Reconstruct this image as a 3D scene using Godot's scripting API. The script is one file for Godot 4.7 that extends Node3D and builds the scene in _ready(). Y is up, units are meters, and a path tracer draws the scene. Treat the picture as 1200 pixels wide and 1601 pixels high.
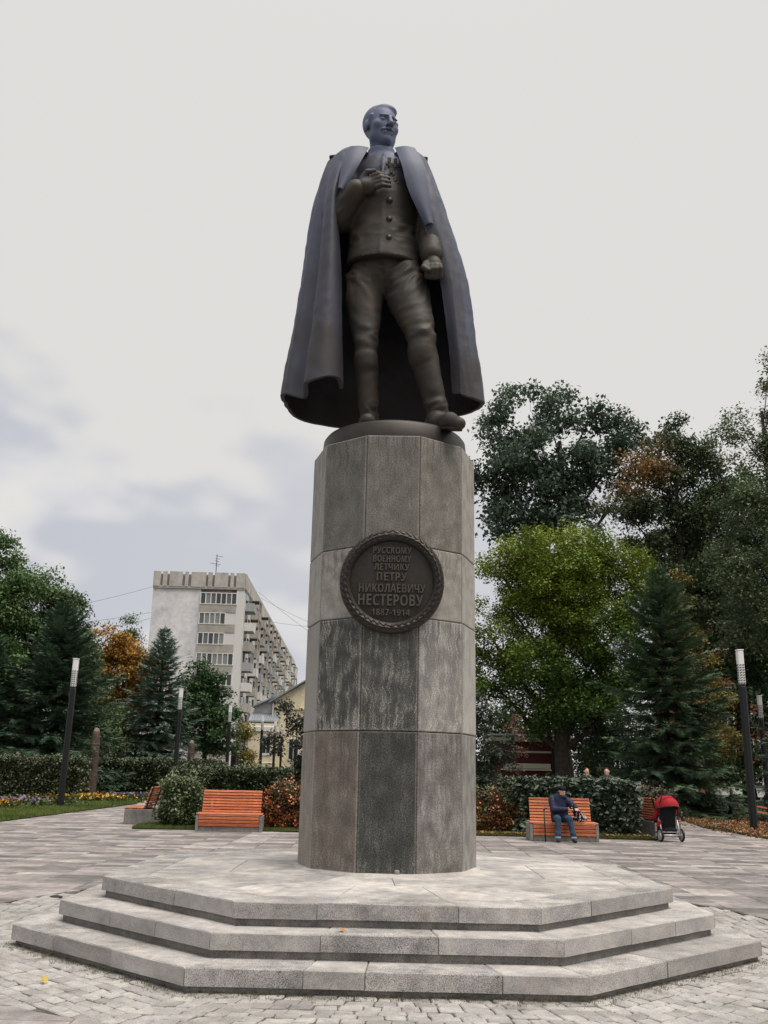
extends Node3D

# ---------------------------------------------------------------- bookkeeping
var used := {}
var rng := RandomNumberGenerator.new()

func numbered(called: String) -> String:
	var n: int = used.get(called, 0)
	used[called] = n + 1
	return called if n == 0 else "%s_%03d" % [called, n]

func tag(o: Node, label: String, category: String, group := "", kind := "") -> Node:
	if label != "": o.set_meta("label", label)
	if category != "": o.set_meta("category", category)
	if group != "": o.set_meta("group", group)
	if kind != "": o.set_meta("kind", kind)
	return o

func thing(called: String, label: String, category: String, at := Vector3.ZERO, turn := 0.0, group := "") -> Node3D:
	var o := Node3D.new()
	o.name = numbered(called)
	add_child(o)
	o.position = at
	o.rotation.y = turn
	tag(o, label, category, group)
	return o

func part(called: String, mesh: Mesh, mat: Material, parent: Node, at := Vector3.ZERO, label := "") -> MeshInstance3D:
	var o := MeshInstance3D.new()
	o.mesh = mesh
	o.material_override = mat
	o.position = at
	var key := str(parent.get_instance_id()) + called
	var n: int = used.get(key, 0)
	used[key] = n + 1
	o.name = called if n == 0 else "%s_%03d" % [called, n]
	parent.add_child(o, true)
	if label != "": o.set_meta("label", label)
	return o

func single(called: String, mesh: Mesh, mat: Material, label: String, category: String, at := Vector3.ZERO, group := "") -> MeshInstance3D:
	var o := MeshInstance3D.new()
	o.mesh = mesh
	o.material_override = mat
	o.name = numbered(called)
	add_child(o)
	o.position = at
	tag(o, label, category, group)
	return o

func structure(called: String, mesh: Mesh, mat: Material, at := Vector3.ZERO) -> MeshInstance3D:
	var o := MeshInstance3D.new()
	o.mesh = mesh
	o.material_override = mat
	o.name = numbered(called)
	add_child(o)
	o.position = at
	o.set_meta("kind", "structure")
	return o

func copies(called: String, mesh: Mesh, mat: Material, xf: Array, col: Array, parent: Node) -> MultiMeshInstance3D:
	var mm := MultiMesh.new()
	mm.transform_format = MultiMesh.TRANSFORM_3D
	mm.use_colors = true
	mm.mesh = mesh
	mm.instance_count = xf.size()
	for i in xf.size():
		mm.set_instance_transform(i, xf[i])
		mm.set_instance_color(i, col[i])
	var o := MultiMeshInstance3D.new()
	o.multimesh = mm
	o.material_override = mat
	var key := str(parent.get_instance_id()) + called
	var n: int = used.get(key, 0)
	used[key] = n + 1
	o.name = called if n == 0 else "%s_%03d" % [called, n]
	parent.add_child(o, true)
	return o

# the same, joined into one real mesh (for crowns and hedges, which are single masses of leaves)
func massed(called: String, meshes: Array, mat: Material, xf: Array, col: Array, parent: Node) -> MeshInstance3D:
	var v := PackedVector3Array()
	var n := PackedVector3Array()
	var c := PackedColorArray()
	for k in meshes.size():
		var a: Array = meshes[k].surface_get_arrays(0)
		var mv: PackedVector3Array = a[Mesh.ARRAY_VERTEX]
		var mn: PackedVector3Array = a[Mesh.ARRAY_NORMAL]
		var mc := PackedColorArray()
		mc.resize(mv.size())
		for i in xf[k].size():
			var t: Transform3D = xf[k][i]
			v.append_array(t * mv)
			n.append_array(Transform3D(t.basis.orthonormalized(), Vector3.ZERO) * mn)
			mc.fill(col[k][i])
			c.append_array(mc)
	var arr := []
	arr.resize(Mesh.ARRAY_MAX)
	arr[Mesh.ARRAY_VERTEX] = v
	arr[Mesh.ARRAY_NORMAL] = n
	arr[Mesh.ARRAY_COLOR] = c
	var m := ArrayMesh.new()
	m.add_surface_from_arrays(Mesh.PRIMITIVE_TRIANGLES, arr)
	return part(called, m, mat, parent)

# ---------------------------------------------------------------- materials
func lin(r: float, g: float, b: float) -> Color:
	return Color(r, g, b).linear_to_srgb()

func mat(c: Color, rough := 0.8, metal := 0.0, spec := 0.4) -> StandardMaterial3D:
	var m := StandardMaterial3D.new()
	m.albedo_color = c.linear_to_srgb()
	m.roughness = rough
	m.metallic = metal
	m.metallic_specular = spec
	return m

func leaf_mat(rough := 0.65, back := 0.3, spec := 0.35) -> StandardMaterial3D:
	var m := StandardMaterial3D.new()
	m.albedo_color = Color.WHITE
	m.vertex_color_use_as_albedo = true
	m.roughness = rough
	m.metallic_specular = spec
	m.backlight_enabled = true
	m.backlight = Color(back, back, back)
	m.cull_mode = BaseMaterial3D.CULL_DISABLED
	return m

func vmat(rough := 0.6, metal := 0.0, spec := 0.4) -> StandardMaterial3D:
	var m := StandardMaterial3D.new()
	m.vertex_color_use_as_albedo = true
	m.roughness = rough
	m.metallic = metal
	m.metallic_specular = spec
	return m

func noise(freq: float, sd: int, oct := 4) -> FastNoiseLite:
	var n := FastNoiseLite.new()
	n.noise_type = FastNoiseLite.TYPE_SIMPLEX_SMOOTH
	n.frequency = freq
	n.seed = sd
	n.fractal_octaves = oct
	n.fractal_type = FastNoiseLite.FRACTAL_FBM
	return n

# speckled, slightly blotchy stone that repeats without seams; multiplies the albedo
func speckle_tex(size: int, sd: int, contrast: float, blotch: float, warm := 0.0, streak := 0.0, mean := 0.78) -> ImageTexture:
	var r := RandomNumberGenerator.new()
	r.seed = sd
	var big := noise(2.2 / size, sd, 4).get_seamless_image(size, size)
	var mid := noise(11.0 / size, sd + 1, 4).get_seamless_image(size, size)
	var im := Image.create(size, size, false, Image.FORMAT_RGB8)
	for y in size:
		for x in size:
			var b := big.get_pixel(x, y).r * 2.0 - 1.0
			var s := mid.get_pixel(x, y).r * 2.0 - 1.0
			if streak > 0.0: s = mid.get_pixel(x, (y / 9) % size).r * 2.0 - 1.0
			var g := mean + blotch * (b * 0.45 + s * 0.35)
			var k := r.randf()
			if k < 0.16: g -= contrast * (0.4 + r.randf())
			elif k > 0.86: g += contrast * 0.7 * r.randf()
			else: g += (r.randf() - 0.5) * contrast * 0.5
			g = clampf(g, 0.05, 1.0)
			var w := warm * b
			im.set_pixel(x, y, Color(clampf(g * (1.0 + w), 0, 1), g, clampf(g * (1.0 - w), 0, 1)))
	return ImageTexture.create_from_image(im)

func stone_mat(c: Color, tex: Texture2D, metres: float, rough := 0.85, bump := 0.0, bump_tex: Texture2D = null, world := true) -> StandardMaterial3D:
	var m := mat(c, rough, 0.0, 0.3)
	m.albedo_texture = tex
	m.uv1_triplanar = true
	m.uv1_world_triplanar = world
	m.uv1_scale = Vector3.ONE / metres
	if bump > 0.0:
		m.heightmap_enabled = true
		m.heightmap_texture = bump_tex if bump_tex else tex
		m.heightmap_scale = bump
	return m

# ---------------------------------------------------------------- mesh helpers
func begin() -> SurfaceTool:
	var st := SurfaceTool.new()
	st.begin(Mesh.PRIMITIVE_TRIANGLES)
	st.set_smooth_group(-1)
	return st

func tri(st: SurfaceTool, a: Vector3, b: Vector3, c: Vector3, out: Vector3) -> void:
	if (b - a).cross(c - a).dot(out) > 0.0:
		st.add_vertex(a); st.add_vertex(c); st.add_vertex(b)
	else:
		st.add_vertex(a); st.add_vertex(b); st.add_vertex(c)

func quad(st: SurfaceTool, a: Vector3, b: Vector3, c: Vector3, d: Vector3, out: Vector3) -> void:
	tri(st, a, b, c, out)
	tri(st, a, c, d, out)

func done(st: SurfaceTool) -> ArrayMesh:
	st.generate_normals()
	return st.commit()

# box with chamfered edges, added to st
func bx(st: SurfaceTool, at: Vector3, size: Vector3, ch := 0.0, basis := Basis.IDENTITY) -> void:
	var h := size * 0.5
	var c := minf(ch, minf(h.x, minf(h.y, h.z)) * 0.9)
	if c <= 0.0:
		for ax in 3:
			for s in [-1.0, 1.0]:
				var n := Vector3.ZERO; n[ax] = s
				var u := Vector3.ZERO; u[(ax + 1) % 3] = h[(ax + 1) % 3]
				var v := Vector3.ZERO; v[(ax + 2) % 3] = h[(ax + 2) % 3]
				var m := n * h[ax]
				quad(st, at + basis * (m - u - v), at + basis * (m + u - v), at + basis * (m + u + v), at + basis * (m - u + v), basis * n)
		return
	var P := func(s: Vector3, ax: int) -> Vector3:
		var p := Vector3(s.x * (h.x - c), s.y * (h.y - c), s.z * (h.z - c))
		p[ax] = s[ax] * h[ax]
		return at + basis * p
	for ax in 3:
		for s in [-1.0, 1.0]:
			var q := []
			for k in [[-1.0, -1.0], [1.0, -1.0], [1.0, 1.0], [-1.0, 1.0]]:
				var sg := Vector3.ZERO
				sg[ax] = s; sg[(ax + 1) % 3] = k[0]; sg[(ax + 2) % 3] = k[1]
				q.append(P.call(sg, ax))
			var n := Vector3.ZERO; n[ax] = s
			quad(st, q[0], q[1], q[2], q[3], basis * n)
		var a := (ax + 1) % 3
		var b := (ax + 2) % 3
		for sa in [-1.0, 1.0]:
			for sb in [-1.0, 1.0]:
				var s0 := Vector3.ZERO; s0[a] = sa; s0[b] = sb; s0[ax] = -1.0
				var s1 := s0; s1[ax] = 1.0
				var n := Vector3.ZERO; n[a] = sa; n[b] = sb
				quad(st, P.call(s0, a), P.call(s1, a), P.call(s1, b), P.call(s0, b), basis * n)
	for sx in [-1.0, 1.0]:
		for sy in [-1.0, 1.0]:
			for sz in [-1.0, 1.0]:
				var s := Vector3(sx, sy, sz)
				tri(st, P.call(s, 0), P.call(s, 1), P.call(s, 2), basis * s)

func box_mesh(size: Vector3, ch := 0.0, at := Vector3.ZERO) -> ArrayMesh:
	var st := begin()
	bx(st, at, size, ch)
	return done(st)

# a slab: top outline (any order round), thickness down, worn chamfer at the top edge
func slab(st: SurfaceTool, top: Array, thick: float, ch: float, low := -1000.0) -> void:
	var n := top.size()
	var c := Vector3.ZERO
	for p in top: c += p
	c /= n
	var ins := []
	for p in top:
		var d: Vector3 = c - p
		d.y = 0
		var q: Vector3 = p + d.normalized() * minf(ch * 1.3, d.length() * 0.6)
		ins.append(q)
	for i in n:
		var j := (i + 1) % n
		var a: Vector3 = top[i]
		var b: Vector3 = top[j]
		var m := (a + b) * 0.5 - c
		m.y = 0
		var dn := Vector3(0, -ch, 0)
		var bt := Vector3(0, -thick, 0)
		quad(st, ins[i], ins[j], b + dn, a + dn, m.normalized() + Vector3.UP)
		var a2 := a + bt
		var b2 := b + bt
		if low > -999.0:
			a2.y = low
			b2.y = low
		quad(st, a + dn, b + dn, b2, a2, m)
		tri(st, ins[i], ins[j], c, Vector3.UP)

# swept round tube
func tube(st: SurfaceTool, pts: Array, radii: Array, seg := 6, cap := true) -> void:
	var rings := []
	var side := Vector3.RIGHT
	for i in pts.size():
		var d: Vector3 = (pts[mini(i + 1, pts.size() - 1)] - pts[maxi(i - 1, 0)])
		d = d.normalized()
		if absf(d.dot(side)) > 0.9: side = Vector3.FORWARD if absf(d.z) < 0.9 else Vector3.UP
		var u := (side - d * side.dot(d)).normalized()
		side = u
		var v := d.cross(u)
		var ring := []
		for k in seg:
			var a := TAU * k / seg
			ring.append(pts[i] + (u * cos(a) + v * sin(a)) * radii[i])
		rings.append(ring)
	for i in pts.size() - 1:
		var mid: Vector3 = (pts[i] + pts[i + 1]) * 0.5
		for k in seg:
			var l := (k + 1) % seg
			var q: Vector3 = (rings[i][k] + rings[i + 1][l]) * 0.5
			quad(st, rings[i][k], rings[i][l], rings[i + 1][l], rings[i + 1][k], q - mid)
	if cap:
		for e in [0, pts.size() - 1]:
			var o: Vector3 = pts[e] - pts[1 if e == 0 else e - 1]
			for k in seg:
				tri(st, pts[e], rings[e][k], rings[e][(k + 1) % seg], o)

func smooth_begin() -> SurfaceTool:
	var st := SurfaceTool.new()
	st.begin(Mesh.PRIMITIVE_TRIANGLES)
	st.set_smooth_group(0)
	return st

func lathe(st: SurfaceTool, prof: Array, seg: int, at := Vector3.ZERO, basis := Basis.IDENTITY) -> void:
	for i in prof.size() - 1:
		var p: Vector2 = prof[i]
		var q: Vector2 = prof[i + 1]
		for k in seg:
			var a := TAU * k / seg
			var b := TAU * (k + 1) / seg
			var ca := Vector3(cos(a), 0, sin(a))
			var cb := Vector3(cos(b), 0, sin(b))
			var nr := Vector2(q.y - p.y, p.x - q.x)
			var out := (ca + cb).normalized() * nr.x + Vector3.UP * nr.y
			quad(st, at + basis * (ca * p.x + Vector3.UP * p.y), at + basis * (cb * p.x + Vector3.UP * p.y), at + basis * (cb * q.x + Vector3.UP * q.y), at + basis * (ca * q.x + Vector3.UP * q.y), basis * out)

# ---------------------------------------------------------------- figures: distance field and surface nets
class Blob:
	var v := PackedVector3Array()
	var n := PackedVector3Array()
	var c := PackedColorArray()
	var idx := PackedInt32Array()
	func renormal() -> void:
		n.fill(Vector3.ZERO)
		for k in range(0, idx.size(), 3):
			var a := idx[k]
			var b := idx[k + 1]
			var d := idx[k + 2]
			var f := (v[d] - v[a]).cross(v[b] - v[a])
			n[a] += f
			n[b] += f
			n[d] += f
		for k in n.size(): n[k] = n[k].normalized()
	func mesh() -> ArrayMesh:
		var a := []
		a.resize(Mesh.ARRAY_MAX)
		a[Mesh.ARRAY_VERTEX] = v
		a[Mesh.ARRAY_NORMAL] = n
		a[Mesh.ARRAY_COLOR] = c
		a[Mesh.ARRAY_INDEX] = idx
		var m := ArrayMesh.new()
		m.add_surface_from_arrays(Mesh.PRIMITIVE_TRIANGLES, a)
		return m

# ops: ["c", a, b, ra, rb, k, zscale]  ["e", centre, radii, basis, k]  ["x", centre, radii, basis, k] carve  ["cut", point, normal]
func skin(acc: Blob, ops: Array, cell: float, color: Color) -> void:
	var lo := Vector3(1e9, 1e9, 1e9)
	var hi := -lo
	var boxes := []
	for o in ops:
		var l := Vector3(-1e9, -1e9, -1e9)
		var h := -l
		var pad: float = cell * 2.5
		if o[0] == "c" or o[0] == "g":
			var r: float = maxf(o[3], o[4]) + pad + o[5]
			l = o[1].min(o[2]) - Vector3.ONE * r
			h = o[1].max(o[2]) + Vector3.ONE * r
		elif o[0] == "e" or o[0] == "x":
			var r: float = maxf(o[2].x, maxf(o[2].y, o[2].z)) + pad + o[4]
			l = o[1] - Vector3.ONE * r
			h = o[1] + Vector3.ONE * r
		boxes.append([l, h])
		if o[0] == "c" or o[0] == "e":
			lo = lo.min(l)
			hi = hi.max(h)
	var nx := int((hi.x - lo.x) / cell) + 2
	var ny := int((hi.y - lo.y) / cell) + 2
	var nz := int((hi.z - lo.z) / cell) + 2
	var g := PackedFloat32Array()
	g.resize(nx * ny * nz)
	g.fill(1.0)
	for oi in ops.size():
		var o: Array = ops[oi]
		var kind: String = o[0]
		var l: Vector3 = ((boxes[oi][0] - lo) / cell).floor()
		var h: Vector3 = ((boxes[oi][1] - lo) / cell).ceil()
		var i0 := maxi(0, int(maxf(l.x, -1))); var i1 := mini(nx - 1, int(minf(h.x, nx)))
		var j0 := maxi(0, int(maxf(l.y, -1))); var j1 := mini(ny - 1, int(minf(h.y, ny)))
		var k0 := maxi(0, int(maxf(l.z, -1))); var k1 := mini(nz - 1, int(minf(h.z, nz)))
		if kind == "c" or kind == "g":
			var dig := kind == "g"
			var a: Vector3 = o[1]
			var ba: Vector3 = o[2] - a
			var l2 := maxf(ba.length_squared(), 1e-9)
			var ra: float = o[3]
			var dr: float = o[4] - ra
			var kk: float = o[5]
			var zs: float = o[6] if o.size() > 6 else 1.0
			for k in range(k0, k1 + 1):
				for j in range(j0, j1 + 1):
					var at := (k * ny + j) * nx
					for i in range(i0, i1 + 1):
						var p := Vector3(lo.x + i * cell, lo.y + j * cell, lo.z + k * cell) - a
						var t := clampf(p.dot(ba) / l2, 0.0, 1.0)
						var q := p - ba * t
						q.z /= zs
						var d := q.length() - ra - dr * t
						var e := g[at + i]
						if dig:
							var h2 := maxf(kk - absf(-d - e), 0.0)
							g[at + i] = maxf(-d, e) + (h2 * h2 * 0.25 / kk if kk > 0.0 else 0.0)
						else:
							var hh := maxf(kk - absf(d - e), 0.0)
							g[at + i] = minf(d, e) - (hh * hh * 0.25 / kk if kk > 0.0 else 0.0)
		elif kind == "cut":
			var pt: Vector3 = o[1]
			var nn: Vector3 = o[2]
			for k in range(0, nz):
				for j in range(0, ny):
					var at := (k * ny + j) * nx
					for i in range(0, nx):
						var d := (Vector3(lo.x + i * cell, lo.y + j * cell, lo.z + k * cell) - pt).dot(nn)
						if d > g[at + i]: g[at + i] = d
		else:
			var ct: Vector3 = o[1]
			var rr: Vector3 = o[2]
			var bi: Basis = (o[3] as Basis).inverse()
			var kk: float = o[4]
			for k in range(k0, k1 + 1):
				for j in range(j0, j1 + 1):
					var at := (k * ny + j) * nx
					for i in range(i0, i1 + 1):
						var q := bi * (Vector3(lo.x + i * cell, lo.y + j * cell, lo.z + k * cell) - ct)
						var q1 := q / rr
						var m := q1.length()
						var m2 := (q1 / rr).length()
						var d := m * (m - 1.0) / maxf(m2, 1e-6)
						var e := g[at + i]
						if kind == "e":
							var hh := maxf(kk - absf(d - e), 0.0)
							g[at + i] = minf(d, e) - (hh * hh * 0.25 / kk if kk > 0.0 else 0.0)
						else:
							var hh := maxf(kk - absf(-d - e), 0.0)
							g[at + i] = maxf(-d, e) + (hh * hh * 0.25 / kk if kk > 0.0 else 0.0)
	# surface nets
	var base := acc.v.size()
	var where := {}
	var sx := 1
	var sy := nx
	var sz := nx * ny
	var off := [0, sx, sy, sx + sy, sz, sx + sz, sy + sz, sx + sy + sz]
	for k in nz - 1:
		for j in ny - 1:
			var row := (k * ny + j) * nx
			for i in nx - 1:
				var at := row + i
				var g0 := g[at]
				if g0 > 0.9: continue
				var neg := 0
				for q in 8:
					if g[at + off[q]] < 0.0: neg += 1
				if neg == 0 or neg == 8: continue
				var sum := Vector3.ZERO
				var cnt := 0
				for ax in 3:
					var sa: int = [1, 2, 4][ax]
					for q in 8:
						if q & sa: continue
						var f0 := g[at + off[q]]
						var f1 := g[at + off[q | sa]]
						if (f0 < 0.0) != (f1 < 0.0):
							var p := Vector3(q & 1, (q >> 1) & 1, (q >> 2) & 1)
							p[ax] += f0 / (f0 - f1)
							sum += p
							cnt += 1
				sum /= cnt
				where[at] = acc.v.size()
				acc.v.append(lo + (Vector3(i, j, k) + sum) * cell)
				var gr := Vector3(g[at + 1] + g[at + sx + sy] + g[at + sx + sz] + g[at + sx + sy + sz] - g0 - g[at + sy] - g[at + sz] - g[at + sy + sz],
					g[at + sy] + g[at + sx + sy] + g[at + sy + sz] + g[at + sx + sy + sz] - g0 - g[at + sx] - g[at + sz] - g[at + sx + sz],
					g[at + sz] + g[at + sx + sz] + g[at + sy + sz] + g[at + sx + sy + sz] - g0 - g[at + sx] - g[at + sy] - g[at + sx + sy])
				acc.n.append(gr.normalized() if gr.length() > 1e-9 else Vector3.UP)
				acc.c.append(color)
	for at in where.keys():
		for ax in 3:
			var sa: int = [sx, sy, sz][ax]
			var sb: int = [sy, sz, sx][ax]
			var sc: int = [sz, sx, sy][ax]
			if not (where.has(at - sb) and where.has(at - sc) and where.has(at - sb - sc)): continue
			var f0 := g[at]
			var f1 := g[at + sa]
			if (f0 < 0.0) == (f1 < 0.0): continue
			var a: int = where[at]
			var b: int = where[at - sb]
			var c: int = where[at - sb - sc]
			var d: int = where[at - sc]
			if f0 < 0.0:
				acc.idx.append_array([a, c, b, a, d, c])
			else:
				acc.idx.append_array([a, b, c, a, c, d])

# ---------------------------------------------------------------- main
const PED_Y := 0.587
const PED_TOP := 5.34
var M := {}
var HULL := 3.4195   # half width of the lowest riser

func _ready() -> void:
	rng.seed = 7
	# camera
	var cam := Camera3D.new()
	cam.name = "camera"
	var right := Vector3(0.99979203, 0.02039129, -0.00029888)
	var up := Vector3(-0.01955473, 0.96272913, 0.26975959)
	var back := Vector3(0.00578848, -0.26969765, 0.96292766)
	cam.transform = Transform3D(Basis(right, up, back).orthonormalized(), Vector3(-0.0475745, 1.604, 11.0))
	cam.fov = 57.803
	cam.near = 0.1
	cam.far = 3000.0
	add_child(cam)
	cam.current = true
	# sky and exposure
	var we := WorldEnvironment.new()
	we.name = "world"
	var env := Environment.new()
	env.background_mode = Environment.BG_SKY
	var sky := Sky.new()
	var pan := PanoramaSkyMaterial.new()
	pan.panorama = make_sky()
	sky.sky_material = pan
	env.sky = sky
	env.background_energy_multiplier = 0.4167
	env.tonemap_mode = Environment.TONE_MAPPER_LINEAR
	env.tonemap_exposure = 2.4
	env.sdfgi_enabled = true
	env.ssao_enabled = true
	env.ssil_enabled = true
	we.environment = env
	add_child(we)
	# sun behind the cloud ceiling, high up
	var sun := DirectionalLight3D.new()
	sun.name = "sun"
	sun.light_energy = 0.5
	sun.light_color = Color(1.0, 0.965, 0.92)
	sun.light_angular_distance = 42.0
	sun.shadow_enabled = true
	add_child(sun)
	sun.look_at_from_position(Vector3(14, 52, 12), Vector3.ZERO)

	materials()
	ground()
	paving()
	setts()
	beds()
	steps()
	pedestal()
	plaque()
	statue()
	apartment_block()
	yellow_house()
	small_buildings()
	wires()
	trees()
	hedges()
	benches()
	lamps()
	people()
	pram()
	odds()

func make_sky() -> ImageTexture:
	var w := 1024
	var h := 512
	var im := Image.create(w, h, false, Image.FORMAT_RGBF)
	var n1 := noise(1.0, 31, 5)
	var n2 := noise(1.0, 77, 3)
	for y in h:
		var e := PI * (0.5 - (y + 0.5) / h)
		for x in w:
			var a := TAU * (x + 0.5) / w
			var d := Vector3(sin(a) * cos(e), sin(e), -cos(a) * cos(e))
			var deg := rad_to_deg(e)
			var q := d * 2.6
			q.y *= 2.4
			var f := n1.get_noise_3dv(q + Vector3(0.35, 0.1, 0.0))
			f += 0.22 * n2.get_noise_3dv(q * 3.1 + Vector3(2, 7, 1))
			var f2 := n2.get_noise_3dv(d * 1.1 + Vector3(5, 0, 0))
			# overcast: a bright even ceiling overhead, broken bluish cloud low down
			var side := 0.5 - 0.5 * sin(a)
			var top := 17.5 + 5.0 * f2 + 8.0 * f + (side - 0.6) * 16.0
			var low := 1.0 - smoothstep(top - 1.6, top + 2.0, deg)
			var c := Color(0.738, 0.729, 0.712)
			var haze := Color(0.705, 0.703, 0.73)
			var dark := Color(0.52, 0.54, 0.615)
			var lit := Color(0.77, 0.762, 0.742)
			var dens := smoothstep(-0.06, 0.20, f + 0.06 - 0.010 * absf(deg - 16.0))
			var cl := haze.lerp(dark, dens)
			cl = cl.lerp(lit, smoothstep(0.06, 0.26, -f))
			c = c.lerp(cl, low * clampf(side * 1.25, 0.12, 1.0))
			var zen := 1.0 + 0.6 * smoothstep(42.0, 85.0, deg)
			c = Color(c.r * zen, c.g * zen, c.b * zen)
			if deg < 0.0:
				c = c.lerp(Color(0.3, 0.29, 0.28), smoothstep(0.0, -12.0, deg))
			im.set_pixel(x, y, c)
	return ImageTexture.create_from_image(im)

func materials() -> void:
	M.speck = speckle_tex(512, 3, 0.30, 0.14, 0.012)
	M.speck2 = speckle_tex(512, 8, 0.42, 0.24, 0.02)
	M.blotch = speckle_tex(512, 12, 0.12, 0.24, 0.015)
	M.wood = speckle_tex(256, 17, 0.12, 0.3, 0.03)
	M.stain = stain_tex(512, 21)
	M.plaster = speckle_tex(256, 31, 0.04, 0.16, 0.01, 0.0, 0.92)
	M.granite = []
	for k in 5:
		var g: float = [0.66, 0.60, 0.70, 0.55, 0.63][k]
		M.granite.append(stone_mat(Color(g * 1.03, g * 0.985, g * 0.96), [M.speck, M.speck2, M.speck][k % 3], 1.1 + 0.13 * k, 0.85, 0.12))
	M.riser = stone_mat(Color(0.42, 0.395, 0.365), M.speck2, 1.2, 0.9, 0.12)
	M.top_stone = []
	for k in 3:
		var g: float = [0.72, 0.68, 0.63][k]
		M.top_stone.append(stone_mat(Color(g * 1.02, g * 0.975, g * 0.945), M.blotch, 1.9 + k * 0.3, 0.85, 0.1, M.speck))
	M.slab = []
	for k in 7:
		var g: float = [0.47, 0.31, 0.56, 0.40, 0.26, 0.44, 0.36][k]
		M.slab.append(stone_mat(Color(g * 1.05, g * 0.965, g * 0.945), M.blotch, 1.5 + 0.21 * k, 0.75, 0.05, M.speck))
	M.sett = []
	for k in 6:
		var g: float = [0.63, 0.56, 0.68, 0.60, 0.50, 0.62][k]
		M.sett.append(stone_mat(Color(g * 1.02, g * 0.985, g * 0.955), M.speck, 0.7 + 0.1 * k, 0.8, 0.35, M.blotch))
	for m in M.granite + M.top_stone + M.slab + M.sett: weather(m, 3.7)
	weather(M.riser, 2.3)
	M.joint = stone_mat(Color(0.21, 0.185, 0.155), M.speck2, 0.6, 1.0)
	M.earth = stone_mat(Color(0.10, 0.085, 0.05), M.speck2, 1.4, 1.0)
	M.soil = stone_mat(Color(0.055, 0.06, 0.028), M.speck2, 1.0, 1.0)
	M.concrete = stone_mat(Color(0.36, 0.345, 0.325), M.blotch, 1.3, 0.9, 0.05, M.speck)
	M.leaf = leaf_mat(0.6, 0.62, 0.4)
	M.leaf_dark = leaf_mat(0.5, 0.3, 0.5)
	M.needle = leaf_mat(0.65, 0.3, 0.35)
	M.petal = leaf_mat(0.7, 0.3, 0.3)
	M.bark = stone_mat(Color(0.075, 0.062, 0.05), M.wood, 0.8, 0.95, 1.0)
	M.bark_pale = stone_mat(Color(0.16, 0.15, 0.135), M.wood, 0.9, 0.95, 1.0)
	M.black = mat(Color(0.018, 0.019, 0.021), 0.45, 0.3)
	M.glass_dark = mat(Color(0.03, 0.035, 0.04), 0.08, 0.0, 0.6)
	M.white = mat(Color(0.72, 0.72, 0.70), 0.5)

# rain marks, trodden dirt and bleached patches, laid over the stone at another scale
func stain_tex(size: int, sd: int) -> ImageTexture:
	var a := noise(3.0 / size, sd, 5).get_seamless_image(size, size)
	var b := noise(9.0 / size, sd + 4, 4).get_seamless_image(size, size)
	var im := Image.create(size, size, false, Image.FORMAT_RGBA8)
	for y in size:
		for x in size:
			var p := a.get_pixel(x, y).r
			var q := b.get_pixel(x, y).r
			var d := smoothstep(0.40, 0.80, p * 0.6 + q * 0.45) * 0.09 + smoothstep(0.60, 0.72, q) * 0.03
			var l := 1.0 - d
			im.set_pixel(x, y, Color(l, l * (1.0 - 0.04 * d), l * (1.0 - 0.12 * d), 1.0))
	return ImageTexture.create_from_image(im)

func weather(m: StandardMaterial3D, metres: float) -> void:
	m.detail_enabled = true
	m.detail_albedo = M.stain
	m.detail_blend_mode = BaseMaterial3D.BLEND_MODE_MUL
	m.detail_uv_layer = BaseMaterial3D.DETAIL_UV_2
	m.uv2_triplanar = true
	m.uv2_world_triplanar = true
	m.uv2_scale = Vector3.ONE / metres

# ---------------------------------------------------------------- ground
func ground() -> void:
	var st := begin()
	quad(st, Vector3(-1200, -0.035, 1200), Vector3(1200, -0.035, 1200), Vector3(1200, -0.035, -1800), Vector3(-1200, -0.035, -1800), Vector3.UP)
	structure("ground", done(st), M.earth)

func poly_xz(pts: Array) -> PackedVector2Array:
	var p := PackedVector2Array()
	for q in pts: p.append(Vector2(q[0], q[1]))
	return p

var LAWN_LEFT := [[-11.0, -13.0], [-11.0, -32.0], [-13.2, -44.0], [-16.0, -62.0], [-60.0, -62.0], [-60.0, -13.0]]
var BED_MIDDLE := [[-6.75, -15.1], [-2.2, -15.15], [2.4, -15.3], [7.2, -15.0], [7.35, -24.0], [10.5, -46.0], [14.0, -62.0], [-11.5, -62.0], [-9.3, -44.0], [-7.2, -22.0]]
var LAWN_RIGHT := [[10.75, -14.0], [10.75, -22.0], [11.7, -27.5], [15.0, -38.0], [22.0, -62.0], [70.0, -62.0], [70.0, -14.0]]

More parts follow.
